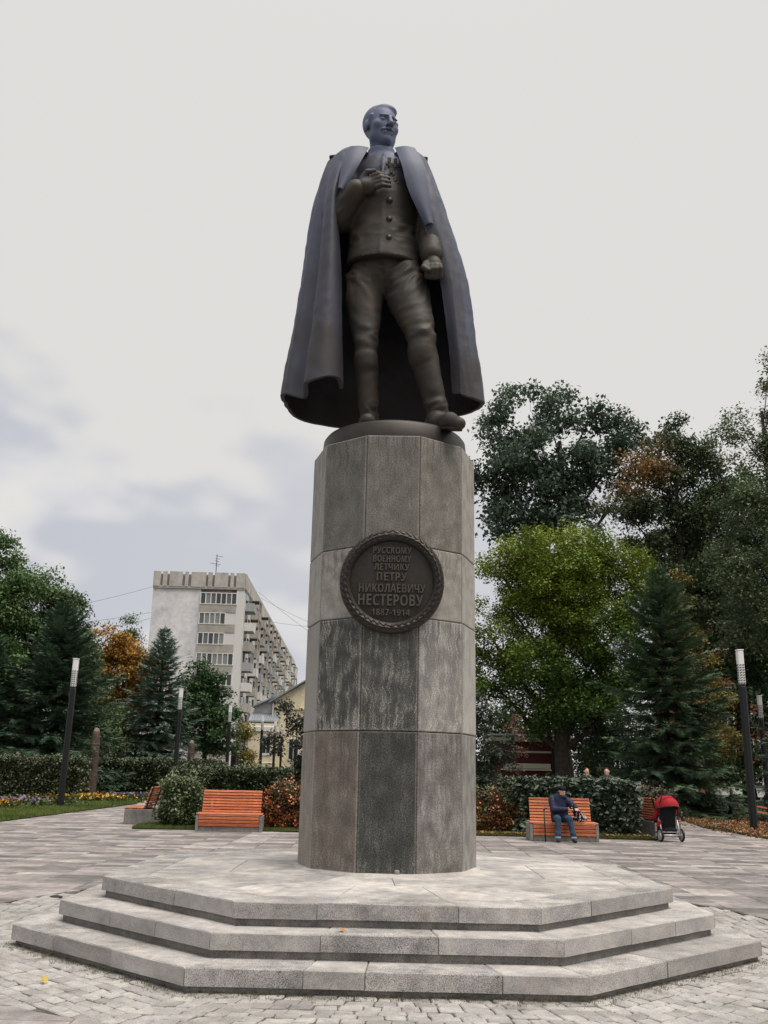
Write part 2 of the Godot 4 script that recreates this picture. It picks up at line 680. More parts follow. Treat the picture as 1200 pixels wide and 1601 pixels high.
func paving() -> void:
	var base := begin()
	quad(base, Vector3(-60, -0.03, 16), Vector3(60, -0.03, 16), Vector3(60, -0.03, -64), Vector3(-60, -0.03, -64), Vector3.UP)
	var pave := structure("plaza", done(base), M.joint)
	var circle := PackedVector2Array()
	for k in 72: circle.append(Vector2(cos(TAU * k / 72), sin(TAU * k / 72)) * 4.70)
	var r := RandomNumberGenerator.new()
	r.seed = 41
	var solid := [poly_xz(LAWN_LEFT), poly_xz(BED_MIDDLE), poly_xz(LAWN_RIGHT)]
	var items := []
	var w := 0.72
	var eye := Vector2(-0.05, 11.0)
	for ci in range(-28, 29):
		var x := ci * w + 0.11
		var z := 9.0 + r.randf() * 0.3
		while z > -60.0:
			var dep: float = [0.36, 0.36, 0.48, 0.30][r.randi() % 4]
			z -= dep
			var kind := r.randi() % 7
			var lift := r.randf_range(-0.003, 0.003)
			var c := Vector2(x + w * 0.5, z + dep * 0.5)
			if absf(c.x) > 5.0 + (eye.y - c.y) * 0.5: continue
			if c.length() < 4.2 or c.distance_to(eye) < 3.0: continue
			var skip := false
			for s in solid:
				if Geometry2D.is_point_in_polygon(c, s) and Geometry2D.is_point_in_polygon(c + Vector2(0.3, 0.15), s) and Geometry2D.is_point_in_polygon(c - Vector2(0.3, 0.15), s): skip = true
			if skip: continue
			var g := 0.006
			var rect := PackedVector2Array([Vector2(x + g, z + g), Vector2(x + w - g, z + g), Vector2(x + w - g, z + dep - g), Vector2(x + g, z + dep - g)])
			var pieces := [rect]
			if c.length() < 5.3: pieces = Geometry2D.clip_polygons(rect, circle)
			for p in pieces:
				if p.size() >= 3: items.append([c.distance_to(eye), p, kind, lift])
	items.sort_custom(func(a, b): return a[0] < b[0])
	var rest := []
	for k in 7: rest.append(begin())
	for i in items.size():
		var it: Array = items[i]
		var top := []
		for p in it[1]: top.append(Vector3(p.x, it[3], p.y))
		if i < 300:
			var st := begin()
			slab(st, top, 0.03, 0.005)
			part("paving_slab", done(st), M.slab[it[2]], pave)
		else:
			slab(rest[it[2]], top, 0.03, 0.006)
	for k in 7:
		var o := part("paving_slabs", done(rest[k]), M.slab[k], pave)
		o.set_meta("kind", "stuff")

func octagon(a: float, bf: float, bs: float) -> Array:
	# clockwise seen from above, starting front left
	return [Vector2(-bf * a, a), Vector2(bf * a, a), Vector2(a, bs * a), Vector2(a, -bs * a), Vector2(bf * a, -a), Vector2(-bf * a, -a), Vector2(-a, -bs * a), Vector2(-a, bs * a)]

func setts() -> void:
	var st0 := begin()
	var n := 96
	for k in n:
		var a := Vector3(cos(TAU * k / n), 0, sin(TAU * k / n)) * 4.72 + Vector3(0, -0.022, 0)
		var b := Vector3(cos(TAU * (k + 1) / n), 0, sin(TAU * (k + 1) / n)) * 4.72 + Vector3(0, -0.022, 0)
		tri(st0, a, b, Vector3(0, -0.022, 0), Vector3.UP)
	var bed := structure("cobbled_pavement", done(st0), M.joint)
	var r := RandomNumberGenerator.new()
	r.seed = 5
	var oct := octagon(HULL, 0.4337, 0.475)
	var eye := Vector2(-0.05, 11.0)
	var items := []
	for side in 8:
		if side in [3, 4, 5]: continue
		var v0: Vector2 = oct[side]
		var v1: Vector2 = oct[(side + 1) % 8]
		var d := 0.0
		while d < 1.7:
			var dep := r.randf_range(0.105, 0.15)
			var s0 := (HULL + d) / HULL
			var s1 := (HULL + d + dep) / HULL
			d += dep
			var len := (v1 - v0).length() * (s0 + s1) * 0.5
			var ts := [0.0]
			var t := 0.0
			while true:
				t += r.randf_range(0.12, 0.215) / len
				if t > 1.0 - 0.10 / len: break
				ts.append(t)
			ts.append(1.0)
			for i in ts.size() - 1:
				var j := func() -> Vector2: return Vector2(r.randf_range(-0.013, 0.013), r.randf_range(-0.013, 0.013))
				var a0: Vector2 = v0.lerp(v1, ts[i])
				var a1: Vector2 = v0.lerp(v1, ts[i + 1])
				var q := [a0 * s0, a1 * s0, a1 * s1, a0 * s1]
				var c: Vector2 = (q[0] + q[1] + q[2] + q[3]) * 0.25
				if c.length() > 4.68: continue
				var top := []
				var base := r.randf_range(-0.007, 0.003)
				var tilt := Vector2(r.randf_range(-0.028, 0.028), r.randf_range(-0.028, 0.028))
				for k in 4:
					var p: Vector2 = q[k]
					var m: Vector2 = (q[(k + 1) % 4] + q[k]) * 0.5
					# five to eight sided, worn outline
					var pp: Vector2 = p + (c - p).normalized() * r.randf_range(0.004, 0.013) + j.call() * 0.6
					var mm: Vector2 = m + (c - m).normalized() * r.randf_range(0.001, 0.007)
					for z in [pp, mm]:
						var z2: Vector2 = z
						if z2.length() > 4.70: z2 = z2.normalized() * 4.70
						top.append(Vector3(z2.x, base + (z2 - c).dot(tilt), z2.y))
				items.append([c.distance_to(eye), top, r.randi() % 6])
	items.sort_custom(func(a, b): return a[0] < b[0])
	var rest := []
	for k in 6: rest.append(begin())
	for i in items.size():
		var it: Array = items[i]
		if i < 300:
			var st := begin()
			slab(st, it[1], 0.04, 0.007)
			part("cobblestone", done(st), M.sett[it[2]], bed)
		else:
			slab(rest[it[2]], it[1], 0.04, 0.007)
	for k in 6:
		var o := part("cobblestones", done(rest[k]), M.sett[k], bed)
		o.set_meta("kind", "stuff")
	# moss and sand swept against the bottom riser
	var xf := []
	var col := []
	for i in 1500:
		var side: int = [0, 1, 7][r.randi() % 3]
		var v: Vector2 = oct[side].lerp(oct[(side + 1) % 8], r.randf())
		var s := 1.0 + absf(r.randfn(0.0, 0.028))
		xf.append(Transform3D(Basis.from_euler(Vector3(r.randf_range(-0.4, 0.4), r.randf() * TAU, 0)).scaled(Vector3.ONE * r.randf_range(0.4, 1.0)), Vector3(v.x * s, 0.003, v.y * s)))
		var g := r.randf()
		col.append(Color(0.09 + 0.08 * g, 0.085 + 0.06 * g, 0.045 + 0.05 * g))
	var o := copies("moss", tuft_mesh(5, 0.025, 0.03, 9), M.leaf, xf, col, bed)
	o.set_meta("kind", "stuff")

func lawn_sheet(called: String, pts: Array, y: float) -> MeshInstance3D:
	var p := poly_xz(pts)
	var st := begin()
	var ix := Geometry2D.triangulate_polygon(p)
	for i in range(0, ix.size(), 3):
		tri(st, Vector3(p[ix[i]].x, y, p[ix[i]].y), Vector3(p[ix[i + 1]].x, y, p[ix[i + 1]].y), Vector3(p[ix[i + 2]].x, y, p[ix[i + 2]].y), Vector3.UP)
	for i in p.size():
		var a := p[i]
		var b := p[(i + 1) % p.size()]
		var o := (b - a).orthogonal()
		quad(st, Vector3(a.x, y, a.y), Vector3(b.x, y, b.y), Vector3(b.x, -0.034, b.y), Vector3(a.x, -0.034, a.y), Vector3(o.x, 0, o.y))
	return structure(called, done(st), M.soil)

func tuft_mesh(blades: int, spread: float, h: float, sd: int) -> ArrayMesh:
	var r := RandomNumberGenerator.new()
	r.seed = sd
	var st := begin()
	for i in blades:
		var p := Vector3(r.randf_range(-spread, spread), 0, r.randf_range(-spread, spread))
		var a := r.randf() * TAU
		var s := Vector3(cos(a), 0, sin(a)) * h * 0.09
		var lean := Vector3(r.randf_range(-0.5, 0.5), 1.0, r.randf_range(-0.5, 0.5)) * h * r.randf_range(0.6, 1.1)
		tri(st, p - s, p + s, p + lean, Vector3(s.z, 0.2, -s.x))
	return done(st)

func scatter_grass(called: String, zones: Array, per: float, seed_: int, cols: Array, parent: Node) -> void:
	var r := RandomNumberGenerator.new()
	r.seed = seed_
	var xf := []
	var col := []
	var patch := noise(0.35, seed_, 2)
	for z in zones:
		# [x0, x1, z0, z1, polygon]
		var p := poly_xz(z[4])
		var n := int((z[1] - z[0]) * (z[3] - z[2]) * per)
		for i in n:
			var q := Vector2(r.randf_range(z[0], z[1]), r.randf_range(z[2], z[3]))
			if not Geometry2D.is_point_in_polygon(q, p): continue
			var s := r.randf_range(0.6, 1.25)
			xf.append(Transform3D(Basis.from_euler(Vector3(0, r.randf() * TAU, 0)).scaled(Vector3(s, s * r.randf_range(0.7, 1.3), s)), Vector3(q.x, 0.03, q.y)))
			var k := clampf(0.5 + patch.get_noise_2dv(q) + r.randf_range(-0.3, 0.3), 0, 1)
			col.append(cols[0].lerp(cols[1], k))
	var o := copies(called, tuft_mesh(9, 0.07, 0.075, seed_), M.leaf, xf, col, parent)
	o.set_meta("kind", "stuff")

func beds() -> void:
	var ll := lawn_sheet("lawn", LAWN_LEFT, 0.03)
	var bm := lawn_sheet("planting_bed", BED_MIDDLE, 0.032)
	var lr := lawn_sheet("lawn", LAWN_RIGHT, 0.03)
	scatter_grass("grass", [[-17.0, -11.0, -26.0, -13.0, LAWN_LEFT], [-24.0, -11.0, -46.0, -26.0, LAWN_LEFT]], 130.0, 3, [Color(0.075, 0.115, 0.02), Color(0.14, 0.18, 0.04)], ll)
	scatter_grass("grass", [[-6.8, -2.0, -17.0, -15.0, BED_MIDDLE]], 420.0, 4, [Color(0.055, 0.085, 0.018), Color(0.10, 0.13, 0.03)], bm)
	scatter_grass("grass", [[2.2, 7.4, -18.5, -15.0, BED_MIDDLE]], 260.0, 5, [Color(0.07, 0.085, 0.02), Color(0.15, 0.13, 0.035)], bm)
	scatter_grass("grass", [[10.6, 17.0, -34.0, -14.0, LAWN_RIGHT]], 70.0, 6, [Color(0.045, 0.065, 0.016), Color(0.09, 0.10, 0.025)], lr)
	# fallen leaves
	var r := RandomNumberGenerator.new()
	r.seed = 19
	var xf := []
	var col := []
	var pl := poly_xz(LAWN_RIGHT)
	for i in 5200:
		var q := Vector2(10.4 + pow(r.randf(), 1.4) * 6.0, r.randf_range(-31.0, -13.5))
		if not Geometry2D.is_point_in_polygon(q, pl) and r.randf() > 0.12: continue
		xf.append(Transform3D(Basis.from_euler(Vector3(r.randf_range(-0.6, 0.6), r.randf() * TAU, r.randf_range(-0.6, 0.6))).scaled(Vector3.ONE * r.randf_range(0.6, 1.3)), Vector3(q.x, 0.075 if Geometry2D.is_point_in_polygon(q, pl) else 0.015, q.y)))
		col.append([Color(0.24, 0.10, 0.05), Color(0.29, 0.15, 0.06), Color(0.18, 0.07, 0.04), Color(0.33, 0.21, 0.09)][r.randi() % 4])
	var o := copies("fallen_leaves", leaf_clump(2, 0.05, 0.06, 5), M.leaf, xf, col, lr)
	o.set_meta("kind", "stuff")
	xf = []
	col = []
	for i in 420:
		xf.append(Transform3D(Basis.from_euler(Vector3(r.randf_range(-0.6, 0.6), r.randf() * TAU, 0)).scaled(Vector3.ONE * r.randf_range(0.5, 1.0)), Vector3(r.randf_range(2.4, 7.2), 0.08, -15.25 - absf(r.randfn(0, 0.7)))))
		col.append([Color(0.34, 0.16, 0.06), Color(0.40, 0.28, 0.10), Color(0.25, 0.1, 0.04)][r.randi() % 3])
	o = copies("fallen_leaves", leaf_clump(2, 0.05, 0.05, 6), M.leaf, xf, col, bm)
	o.set_meta("kind", "stuff")
	# flower bed: yellow and lilac patches
	xf = []
	col = []
	var gx := []
	var gc := []
	for patch in [[-14.3, -34.0, 2.2, 1.1, 900, 0], [-16.6, -36.0, 1.7, 1.4, 700, 0], [-14.6, -24.9, 1.1, 0.6, 260, 0], [-15.4, -27.5, 2.6, 0.9, 700, 1], [-12.4, -37.5, 1.8, 0.8, 420, 1], [-11.9, -41.5, 0.9, 0.7, 260, 0]]:
		for i in patch[4]:
			var q := Vector2(patch[0] + r.randfn(0, 0.5) * patch[2], patch[1] + r.randfn(0, 0.5) * patch[3])
			var t := Transform3D(Basis.from_euler(Vector3(r.randf_range(-0.5, 0.5), r.randf() * TAU, r.randf_range(-0.5, 0.5))).scaled(Vector3.ONE * r.randf_range(0.8, 1.5)), Vector3(q.x, r.randf_range(0.14, 0.36), q.y))
			if r.randf() < 0.5:
				xf.append(t)
				if patch[5] == 0: col.append([Color(0.62, 0.36, 0.05), Color(0.66, 0.46, 0.09), Color(0.50, 0.25, 0.05)][r.randi() % 3])
				else: col.append([Color(0.22, 0.17, 0.24), Color(0.28, 0.25, 0.30), Color(0.15, 0.12, 0.17)][r.randi() % 3])
			else:
				t.origin.y *= 0.6
				gx.append(t)
				gc.append(Color(0.06, 0.09, 0.025).lerp(Color(0.11, 0.13, 0.05), r.randf()))
	o = copies("flower_blossoms", leaf_clump(5, 0.06, 0.07, 15), M.petal, xf, col, ll)
	o.set_meta("kind", "stuff")
	o = copies("flower_foliage", leaf_clump(8, 0.12, 0.08, 16), M.leaf, gx, gc, ll)
	o.set_meta("kind", "stuff")

# ---------------------------------------------------------------- the monument
func steps() -> void:
	var t := thing("stone_steps", "three tier octagonal platform of light grey granite slabs under the pedestal", "steps")
	var r := RandomNumberGenerator.new()
	r.seed = 23
	var tiers := [[3.4594, 0.4337, 0.49, 0.0, 0.1755], [3.1179, 0.4443, 0.472, 0.1755, 0.3678], [2.805, 0.4505, 0.432, 0.3678, 0.557]]
	for k in 3:
		var T: Array = tiers[k]
		var o0 := octagon(T[0], T[1], T[2])
		var core := octagon(T[0] - 0.038, T[1], T[2])
		var top: float = T[4]
		var st := begin()
		for i in 8:
			var a: Vector2 = core[i]
			var b: Vector2 = core[(i + 1) % 8]
			var o := a + b
			var lowy: float = T[3] - (0.03 if k == 0 else 0.0)
			quad(st, Vector3(a.x, lowy, a.y), Vector3(b.x, lowy, b.y), Vector3(b.x, top - 0.05, b.y), Vector3(a.x, top - 0.05, a.y), Vector3(o.x, 0, o.y))
			tri(st, Vector3(a.x, top - 0.05, a.y), Vector3(b.x, top - 0.05, b.y), Vector3(0, top - 0.05, 0), Vector3.UP)
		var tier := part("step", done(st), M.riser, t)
		# the overhanging slabs
		var wide: float = 0.46 if k < 2 else 0.40
		var sc: float = (T[0] - wide) / T[0]
		for i in 8:
			var a: Vector2 = o0[i]
			var b: Vector2 = o0[(i + 1) % 8]
			var len := (b - a).length()
			var n := int(round(len / 0.95)) + (1 if (i + k) % 3 == 0 else 0)
			var ts := [0.0]
			for j in range(1, n): ts.append((j + r.randf_range(-0.22, 0.22)) / n)
			ts.append(1.0)
			for j in n:
				var g := 0.003 / len
				var p0: Vector2 = a.lerp(b, ts[j] + g)
				var p1: Vector2 = a.lerp(b, ts[j + 1] - g)
				var q0: Vector2 = p0 * sc
				var q1: Vector2 = p1 * sc
				var e := r.randf_range(-0.004, 0.004)
				var y := top + r.randf_range(-0.0025, 0.0025)
				var nn := (a + b).normalized() * e
				var out := [Vector3(p0.x + nn.x, y, p0.y + nn.y)]
				# a slightly chipped front edge
				for m in 3:
					var pm: Vector2 = p0.lerp(p1, (m + 1) / 4.0) + nn - (a + b).normalized() * absf(r.randfn(0, 0.004))
					out.append(Vector3(pm.x, y, pm.y))
				out.append(Vector3(p1.x + nn.x, y, p1.y + nn.y))
				out.append(Vector3(q1.x, y, q1.y))
				out.append(Vector3(q0.x, y, q0.y))
				var s2 := begin()
				slab(s2, out, 0.128, 0.009)
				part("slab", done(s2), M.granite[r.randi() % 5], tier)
		if k == 2:
			# platform floor, falling a little away from the pedestal
			var inner := []
			for p in o0: inner.append(p * sc)
			for i in 8:
				for band in 2:
					var f0: float = [0.36, 0.68][band]
					var f1: float = [0.68, 0.998][band]
					var cuts: Array = [[0.0, 0.55, 1.0], [0.0, 0.3, 0.72, 1.0]][band]
					for j in cuts.size() - 1:
						var a: Vector2 = inner[i].lerp(inner[(i + 1) % 8], cuts[j] + 0.002)
						var b: Vector2 = inner[i].lerp(inner[(i + 1) % 8], cuts[j + 1] - 0.002)
						var pts := []
						for q in [a * f1, b * f1, b * (f0 + 0.003), a * (f0 + 0.003)]:
							var h := top + 0.03 * clampf((2.3 - q.length()) / 1.3, 0.0, 1.0)
							pts.append(Vector3(q.x, h, q.y))
						var s3 := begin()
						slab(s3, pts, 0.06, 0.004)
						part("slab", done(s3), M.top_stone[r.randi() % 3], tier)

func panel_tex(sd: int, base: Color, alt: Color, white: float, dark: float, speck: float) -> ImageTexture:
	var w := 128
	var h := 288
	var r := RandomNumberGenerator.new()
	r.seed = sd
	var n1 := noise(0.02, sd, 4)
	var n2 := noise(0.06, sd + 1, 4)
	var n3 := noise(0.26, sd + 2, 3)
	var n4 := noise(0.30, sd + 3, 1)
	var im := Image.create(w, h, false, Image.FORMAT_RGB8)
	for y in h:
		for x in w:
			var wx := x + 9.0 * n1.get_noise_2d(y * 1.3, 40.0)
			var streak := 0.6 * n2.get_noise_2d(wx * 1.7, y * 0.06) + 0.55 * n2.get_noise_2d(wx * 5.0 + 50.0, y * 0.13)
			var blot := n1.get_noise_2d(x, y * 0.75)
			var fine := n3.get_noise_2d(x * 1.6, y * 0.9)
			var k := clampf(0.5 + blot * 0.9 + streak * 0.9 + fine * 0.6, 0, 1)
			var c := base.lerp(alt, k)
			var dk := smoothstep(0.05, 0.5, streak * 0.95 - blot * 0.4 + fine * 0.5) * dark
			c = c.lerp(Color(0.022, 0.022, 0.02), dk * 0.8)
			var drip := smoothstep(0.80, 1.0, float(h - y) / h) * 0.10 + smoothstep(0.80, 1.0, float(y) / h) * 0.14
			var wt := smoothstep(-0.02, 0.55, streak * 0.95 + blot * 0.4 + drip * 1.6 + white * 0.22 - 0.14) * white * clampf(0.8 + fine * 2.2, 0.0, 1.5)
			c = c.lerp(Color(0.47, 0.455, 0.42), clampf(wt, 0, 1) * 0.85)
			var run := smoothstep(0.05, 0.35, n2.get_noise_2d(wx * 2.2 + 90.0, y * 0.05)) * (1.0 - smoothstep(0.0, 0.75, float(y) / h))
			c = c.lerp(Color(0.04, 0.04, 0.037), run * 0.45)
			var edge := minf(minf(x, w - 1 - x), minf(y, h - 1 - y))
			c = c.lerp(Color(0.30, 0.28, 0.25), (1.0 - smoothstep(0.0, 3.5, edge + fine * 5.0)) * 0.45)
			var g := 1.0 + (r.randf() - 0.5) * speck + (speck * 0.9 if r.randf() > 0.94 else 0.0) - (speck * 0.5 if r.randf() < 0.1 else 0.0)
			g *= 1.0 + speck * (1.1 * n4.get_noise_2d(x, y) + 0.9 * fine)
			im.set_pixel(x, y, Color(c.r * g, c.g * g, c.b * g).clamp().linear_to_srgb())
	return ImageTexture.create_from_image(im)

func pedestal() -> void:
	var p := thing("pedestal", "tall ten sided pedestal of weathered grey granite panels carrying the statue", "pedestal", Vector3(0, PED_Y, 0))
	var py := 0.0118
	var H := PED_TOP - PED_Y
	var core := begin()
	for i in 10:
		var a := TAU * i / 10 + PI / 10 - py
		var b := a + TAU / 10
		var A := Vector3(sin(a), 0, cos(a)) * 0.955
		var B := Vector3(sin(b), 0, cos(b)) * 0.955
		quad(core, A - Vector3(0, 0.05, 0), B - Vector3(0, 0.05, 0), B + Vector3(0, H - 0.01, 0), A + Vector3(0, H - 0.01, 0), A + B)
		tri(core, A + Vector3(0, H - 0.01, 0), B + Vector3(0, H - 0.01, 0), Vector3(0, H - 0.01, 0), Vector3.UP)
	part("core", done(core), mat(Color(0.022, 0.021, 0.02), 0.95), p)
	var levels := [0.0, 2.02 - PED_Y, 3.23 - PED_Y, 4.03 - PED_Y, H]
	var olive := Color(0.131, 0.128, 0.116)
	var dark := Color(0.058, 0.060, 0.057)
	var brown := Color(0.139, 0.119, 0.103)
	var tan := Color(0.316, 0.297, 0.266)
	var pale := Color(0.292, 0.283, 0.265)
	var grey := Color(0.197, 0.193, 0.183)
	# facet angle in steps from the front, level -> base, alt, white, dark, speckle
	var look := {  # stone tones with facet shading put in: sides lighter, middle darkest
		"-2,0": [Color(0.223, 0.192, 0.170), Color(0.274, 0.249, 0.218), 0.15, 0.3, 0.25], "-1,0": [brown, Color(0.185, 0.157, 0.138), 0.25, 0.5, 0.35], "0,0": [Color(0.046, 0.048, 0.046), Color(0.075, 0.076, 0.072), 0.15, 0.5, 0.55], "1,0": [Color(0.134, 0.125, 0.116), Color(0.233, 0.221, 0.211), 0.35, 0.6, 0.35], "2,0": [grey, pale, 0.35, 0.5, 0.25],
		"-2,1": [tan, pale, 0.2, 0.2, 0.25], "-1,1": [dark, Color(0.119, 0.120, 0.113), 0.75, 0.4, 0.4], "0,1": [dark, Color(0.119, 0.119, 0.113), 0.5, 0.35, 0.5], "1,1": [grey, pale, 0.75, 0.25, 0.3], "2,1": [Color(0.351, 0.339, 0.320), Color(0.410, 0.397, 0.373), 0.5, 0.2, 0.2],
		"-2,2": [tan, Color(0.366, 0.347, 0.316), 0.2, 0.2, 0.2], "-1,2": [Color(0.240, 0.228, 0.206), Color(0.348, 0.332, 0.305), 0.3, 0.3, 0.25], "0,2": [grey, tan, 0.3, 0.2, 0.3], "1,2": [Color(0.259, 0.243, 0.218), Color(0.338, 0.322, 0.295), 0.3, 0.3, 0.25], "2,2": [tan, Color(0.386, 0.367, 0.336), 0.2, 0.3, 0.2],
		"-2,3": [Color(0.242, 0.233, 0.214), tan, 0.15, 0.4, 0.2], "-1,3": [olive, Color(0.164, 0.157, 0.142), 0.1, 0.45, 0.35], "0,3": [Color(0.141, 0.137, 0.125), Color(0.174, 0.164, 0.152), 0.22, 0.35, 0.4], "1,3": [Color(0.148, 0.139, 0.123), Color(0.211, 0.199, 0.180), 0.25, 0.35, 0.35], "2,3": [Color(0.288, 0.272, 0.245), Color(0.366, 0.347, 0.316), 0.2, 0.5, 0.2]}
	var shared := []
	for k in 4:
		var m := mat(Color.WHITE, 0.7, 0.0, 0.35)
		m.albedo_texture = panel_tex(300 + k, olive, grey, 0.3, 0.4, 0.35)
		shared.append(m)
	var wide := 2.0 * sin(PI / 10) - 0.019
	for f in range(-4, 6):
		var a := f * TAU / 10 - py
		var basis := Basis(Vector3.UP, a)
		for l in 4:
			var m: StandardMaterial3D
			var key := "%d,%d" % [f, l]
			if look.has(key):
				var q: Array = look[key]
				m = mat(Color.WHITE, 0.62, 0.0, 0.35)
				m.albedo_texture = panel_tex(50 + (f + 5) * 9 + l, q[0], q[1], q[2], q[3], q[4])
				m.heightmap_enabled = true
				m.heightmap_texture = m.albedo_texture
				m.heightmap_scale = 0.12
			else:
				m = shared[l]
			var y0: float = levels[l] + 0.004
			var y1: float = levels[l + 1] - 0.004
			var o := part("panel", panel_mesh(wide, y1 - y0, 0.06), m, p)
			o.transform = Transform3D(basis, basis * Vector3(0, (y0 + y1) * 0.5, cos(PI / 10) - 0.03 + 0.002 * ((f * 3 + l * 5) % 3)))
	# mortar splashed along the foot
	var st := smooth_begin()
	var prof := [Vector2(1.05, -0.02), Vector2(1.025, 0.012), Vector2(1.0, 0.022), Vector2(0.9, 0.022)]
	lathe(st, prof, 40)
	part("mortar_bead", done(st), M.top_stone[1], p)
	part("water_spout", box_mesh(Vector3(0.055, 0.055, 0.05), 0.012, Vector3(0.1, 0.035, cos(PI / 10) + 0.02)), M.concrete, p)

# a panel with its front (+z) mapped 0..1
func panel_mesh(w: float, h: float, d: float) -> ArrayMesh:
	var st := SurfaceTool.new()
	st.begin(Mesh.PRIMITIVE_TRIANGLES)
	st.set_smooth_group(-1)
	var c := 0.010
	var o := [Vector3(-w / 2, -h / 2, 0), Vector3(w / 2, -h / 2, 0), Vector3(w / 2, h / 2, 0), Vector3(-w / 2, h / 2, 0)]
	var f := []
	for p in o: f.append(Vector3(p.x - signf(p.x) * c, p.y - signf(p.y) * c, d / 2))
	var uvq := func(pts: Array, out: Vector3) -> void:
		var ix := [0, 1, 2, 0, 2, 3]
		if (pts[1] - pts[0]).cross(pts[2] - pts[0]).dot(out) > 0.0: ix = [0, 2, 1, 0, 3, 2]
		for i in ix:
			var p: Vector3 = pts[i]
			st.set_uv(Vector2(p.x / w + 0.5, 0.5 - p.y / h))
			st.add_vertex(p)
	uvq.call(f, Vector3.BACK)
	for i in 4:
		var j := (i + 1) % 4
		var m: Vector3 = o[i] + o[j]
		var a: Vector3 = o[i] + Vector3(0, 0, d / 2 - c)
		var b: Vector3 = o[j] + Vector3(0, 0, d / 2 - c)
		uvq.call([f[i], f[j], b, a], m + Vector3.BACK * 0.2)
		uvq.call([a, b, o[j] - Vector3(0, 0, d / 2), o[i] - Vector3(0, 0, d / 2)], m)
	st.generate_normals()
	return st.commit()

func bronze(c: Color, rough := 0.42) -> StandardMaterial3D:
	var m := mat(c, rough, 0.35, 0.5)
	m.albedo_texture = M.blotch
	m.uv1_triplanar = true
	m.uv1_scale = Vector3.ONE * 0.9
	m.heightmap_enabled = true
	m.heightmap_texture = M.blotch
	m.heightmap_scale = 0.15
	return m

func plaque() -> void:
	var t := thing("plaque", "round dark bronze plaque with raised Cyrillic lettering inside a laurel wreath on the pedestal", "plaque", Vector3(-0.005, 3.62, 0.985))
	var b := bronze(Color(0.042, 0.037, 0.033), 0.5)
	var rim := bronze(Color(0.06, 0.05, 0.042), 0.5)
	var turn := Basis(Vector3.RIGHT, PI / 2)
	var st := smooth_begin()
	lathe(st, [Vector2(0.5, -0.26), Vector2(0.52, -0.20), Vector2(0.525, -0.02), Vector2(0.50, -0.005), Vector2(0.47, 0.0), Vector2(0.0, 0.0)], 64, Vector3.ZERO, turn)
	part("disc", done(st), b, t)
	st = smooth_begin()
	var prof := []
	for k in 13:
		var a := TAU * k / 12 * 0.5
		prof.append(Vector2(0.515 + 0.06 * cos(a), 0.005 + 0.05 * sin(a)))
	prof = [Vector2(0.578, -0.05)] + prof + [Vector2(0.455, -0.004)]
	lathe(st, prof, 72, Vector3.ZERO, turn)
	var ring := part("wreath", done(st), rim, t)
	# laurel leaves lying along the ring from the bottom knot up both sides
	var lm := begin()
	var pts := [Vector3(0, -0.062, 0), Vector3(0.021, -0.015, 0.004), Vector3(0.013, 0.03, 0.006), Vector3(0, 0.062, 0.0), Vector3(-0.013, 0.03, 0.006), Vector3(-0.021, -0.015, 0.004)]
	var ridge := [Vector3(0, -0.02, 0.02), Vector3(0, 0.03, 0.018)]
	tri(lm, pts[0], pts[1], ridge[0], Vector3.BACK); tri(lm, pts[0], pts[5], ridge[0], Vector3.BACK)
	tri(lm, pts[1], ridge[1], ridge[0], Vector3.BACK); tri(lm, pts[5], ridge[1], ridge[0], Vector3.BACK)
	tri(lm, pts[1], pts[2], ridge[1], Vector3.BACK); tri(lm, pts[5], pts[4], ridge[1], Vector3.BACK)
	tri(lm, pts[2], pts[3], ridge[1], Vector3.BACK); tri(lm, pts[4], pts[3], ridge[1], Vector3.BACK)
	for k in 6: quad(lm, pts[k], pts[(k + 1) % 6], pts[(k + 1) % 6] - Vector3(0, 0, 0.025), pts[k] - Vector3(0, 0, 0.025), pts[k] + pts[(k + 1) % 6])
	var leaf := done(lm)
	var r := RandomNumberGenerator.new()
	r.seed = 4
	for side in [-1.0, 1.0]:
		for k in 22:
			for row in 3:
				var s: float = (k + row * 0.33 + 0.4) / 22.6
				var a: float = -PI / 2 + side * s * PI
				var tang: float = a + side * PI / 2
				var rr: float = [0.492, 0.518, 0.548][row]
				var lift: float = [0.043, 0.050, 0.038][row]
				var o := part("leaf", leaf, rim, ring)
				o.transform = Transform3D(Basis(Vector3.BACK, tang - PI / 2 + side * [0.38, 0.0, -0.38][row] + r.randf_range(-0.1, 0.1)) * Basis(Vector3.RIGHT, -0.16), Vector3(cos(a) * rr, sin(a) * rr, lift))
	var letters := bronze(Color(0.125, 0.105, 0.09), 0.45)
	var f := SystemFont.new()
	f.font_names = PackedStringArray(["Droid Sans"])
	f.font_weight = 700
	# text, centre x, centre y, cap height, width
	for row in [["РУССКОМУ", 0.0, 0.345, 0.074, 0.425], ["ВОЕННОМУ", 0.0, 0.25, 0.074, 0.42], ["ЛЕТЧИКУ", -0.005, 0.158, 0.074, 0.39], ["ПЕТРУ", 0.0, 0.05, 0.092, 0.335], ["НИКОЛАЕВИЧУ", 0.005, -0.078, 0.095, 0.73], ["НЕСТЕРОВУ", -0.01, -0.21, 0.125, 0.71], ["1887-1914", -0.005, -0.345, 0.07, 0.42]]:
		var tm := TextMesh.new()
		tm.text = row[0]
		tm.font = f
		tm.font_size = 48
		tm.pixel_size = 0.01
		tm.depth = 0.02
		tm.curve_step = 1.0
		var box := tm.get_aabb()
		var o := part("lettering", tm, letters, t)
		var sx: float = row[4] / box.size.x
		var sy: float = row[3] / box.size.y
		var cc := box.get_center()
		o.transform = Transform3D(Basis.from_scale(Vector3(sx, sy, 1.0)), Vector3(row[1] - cc.x * sx, row[2] - cc.y * sy, 0.011))

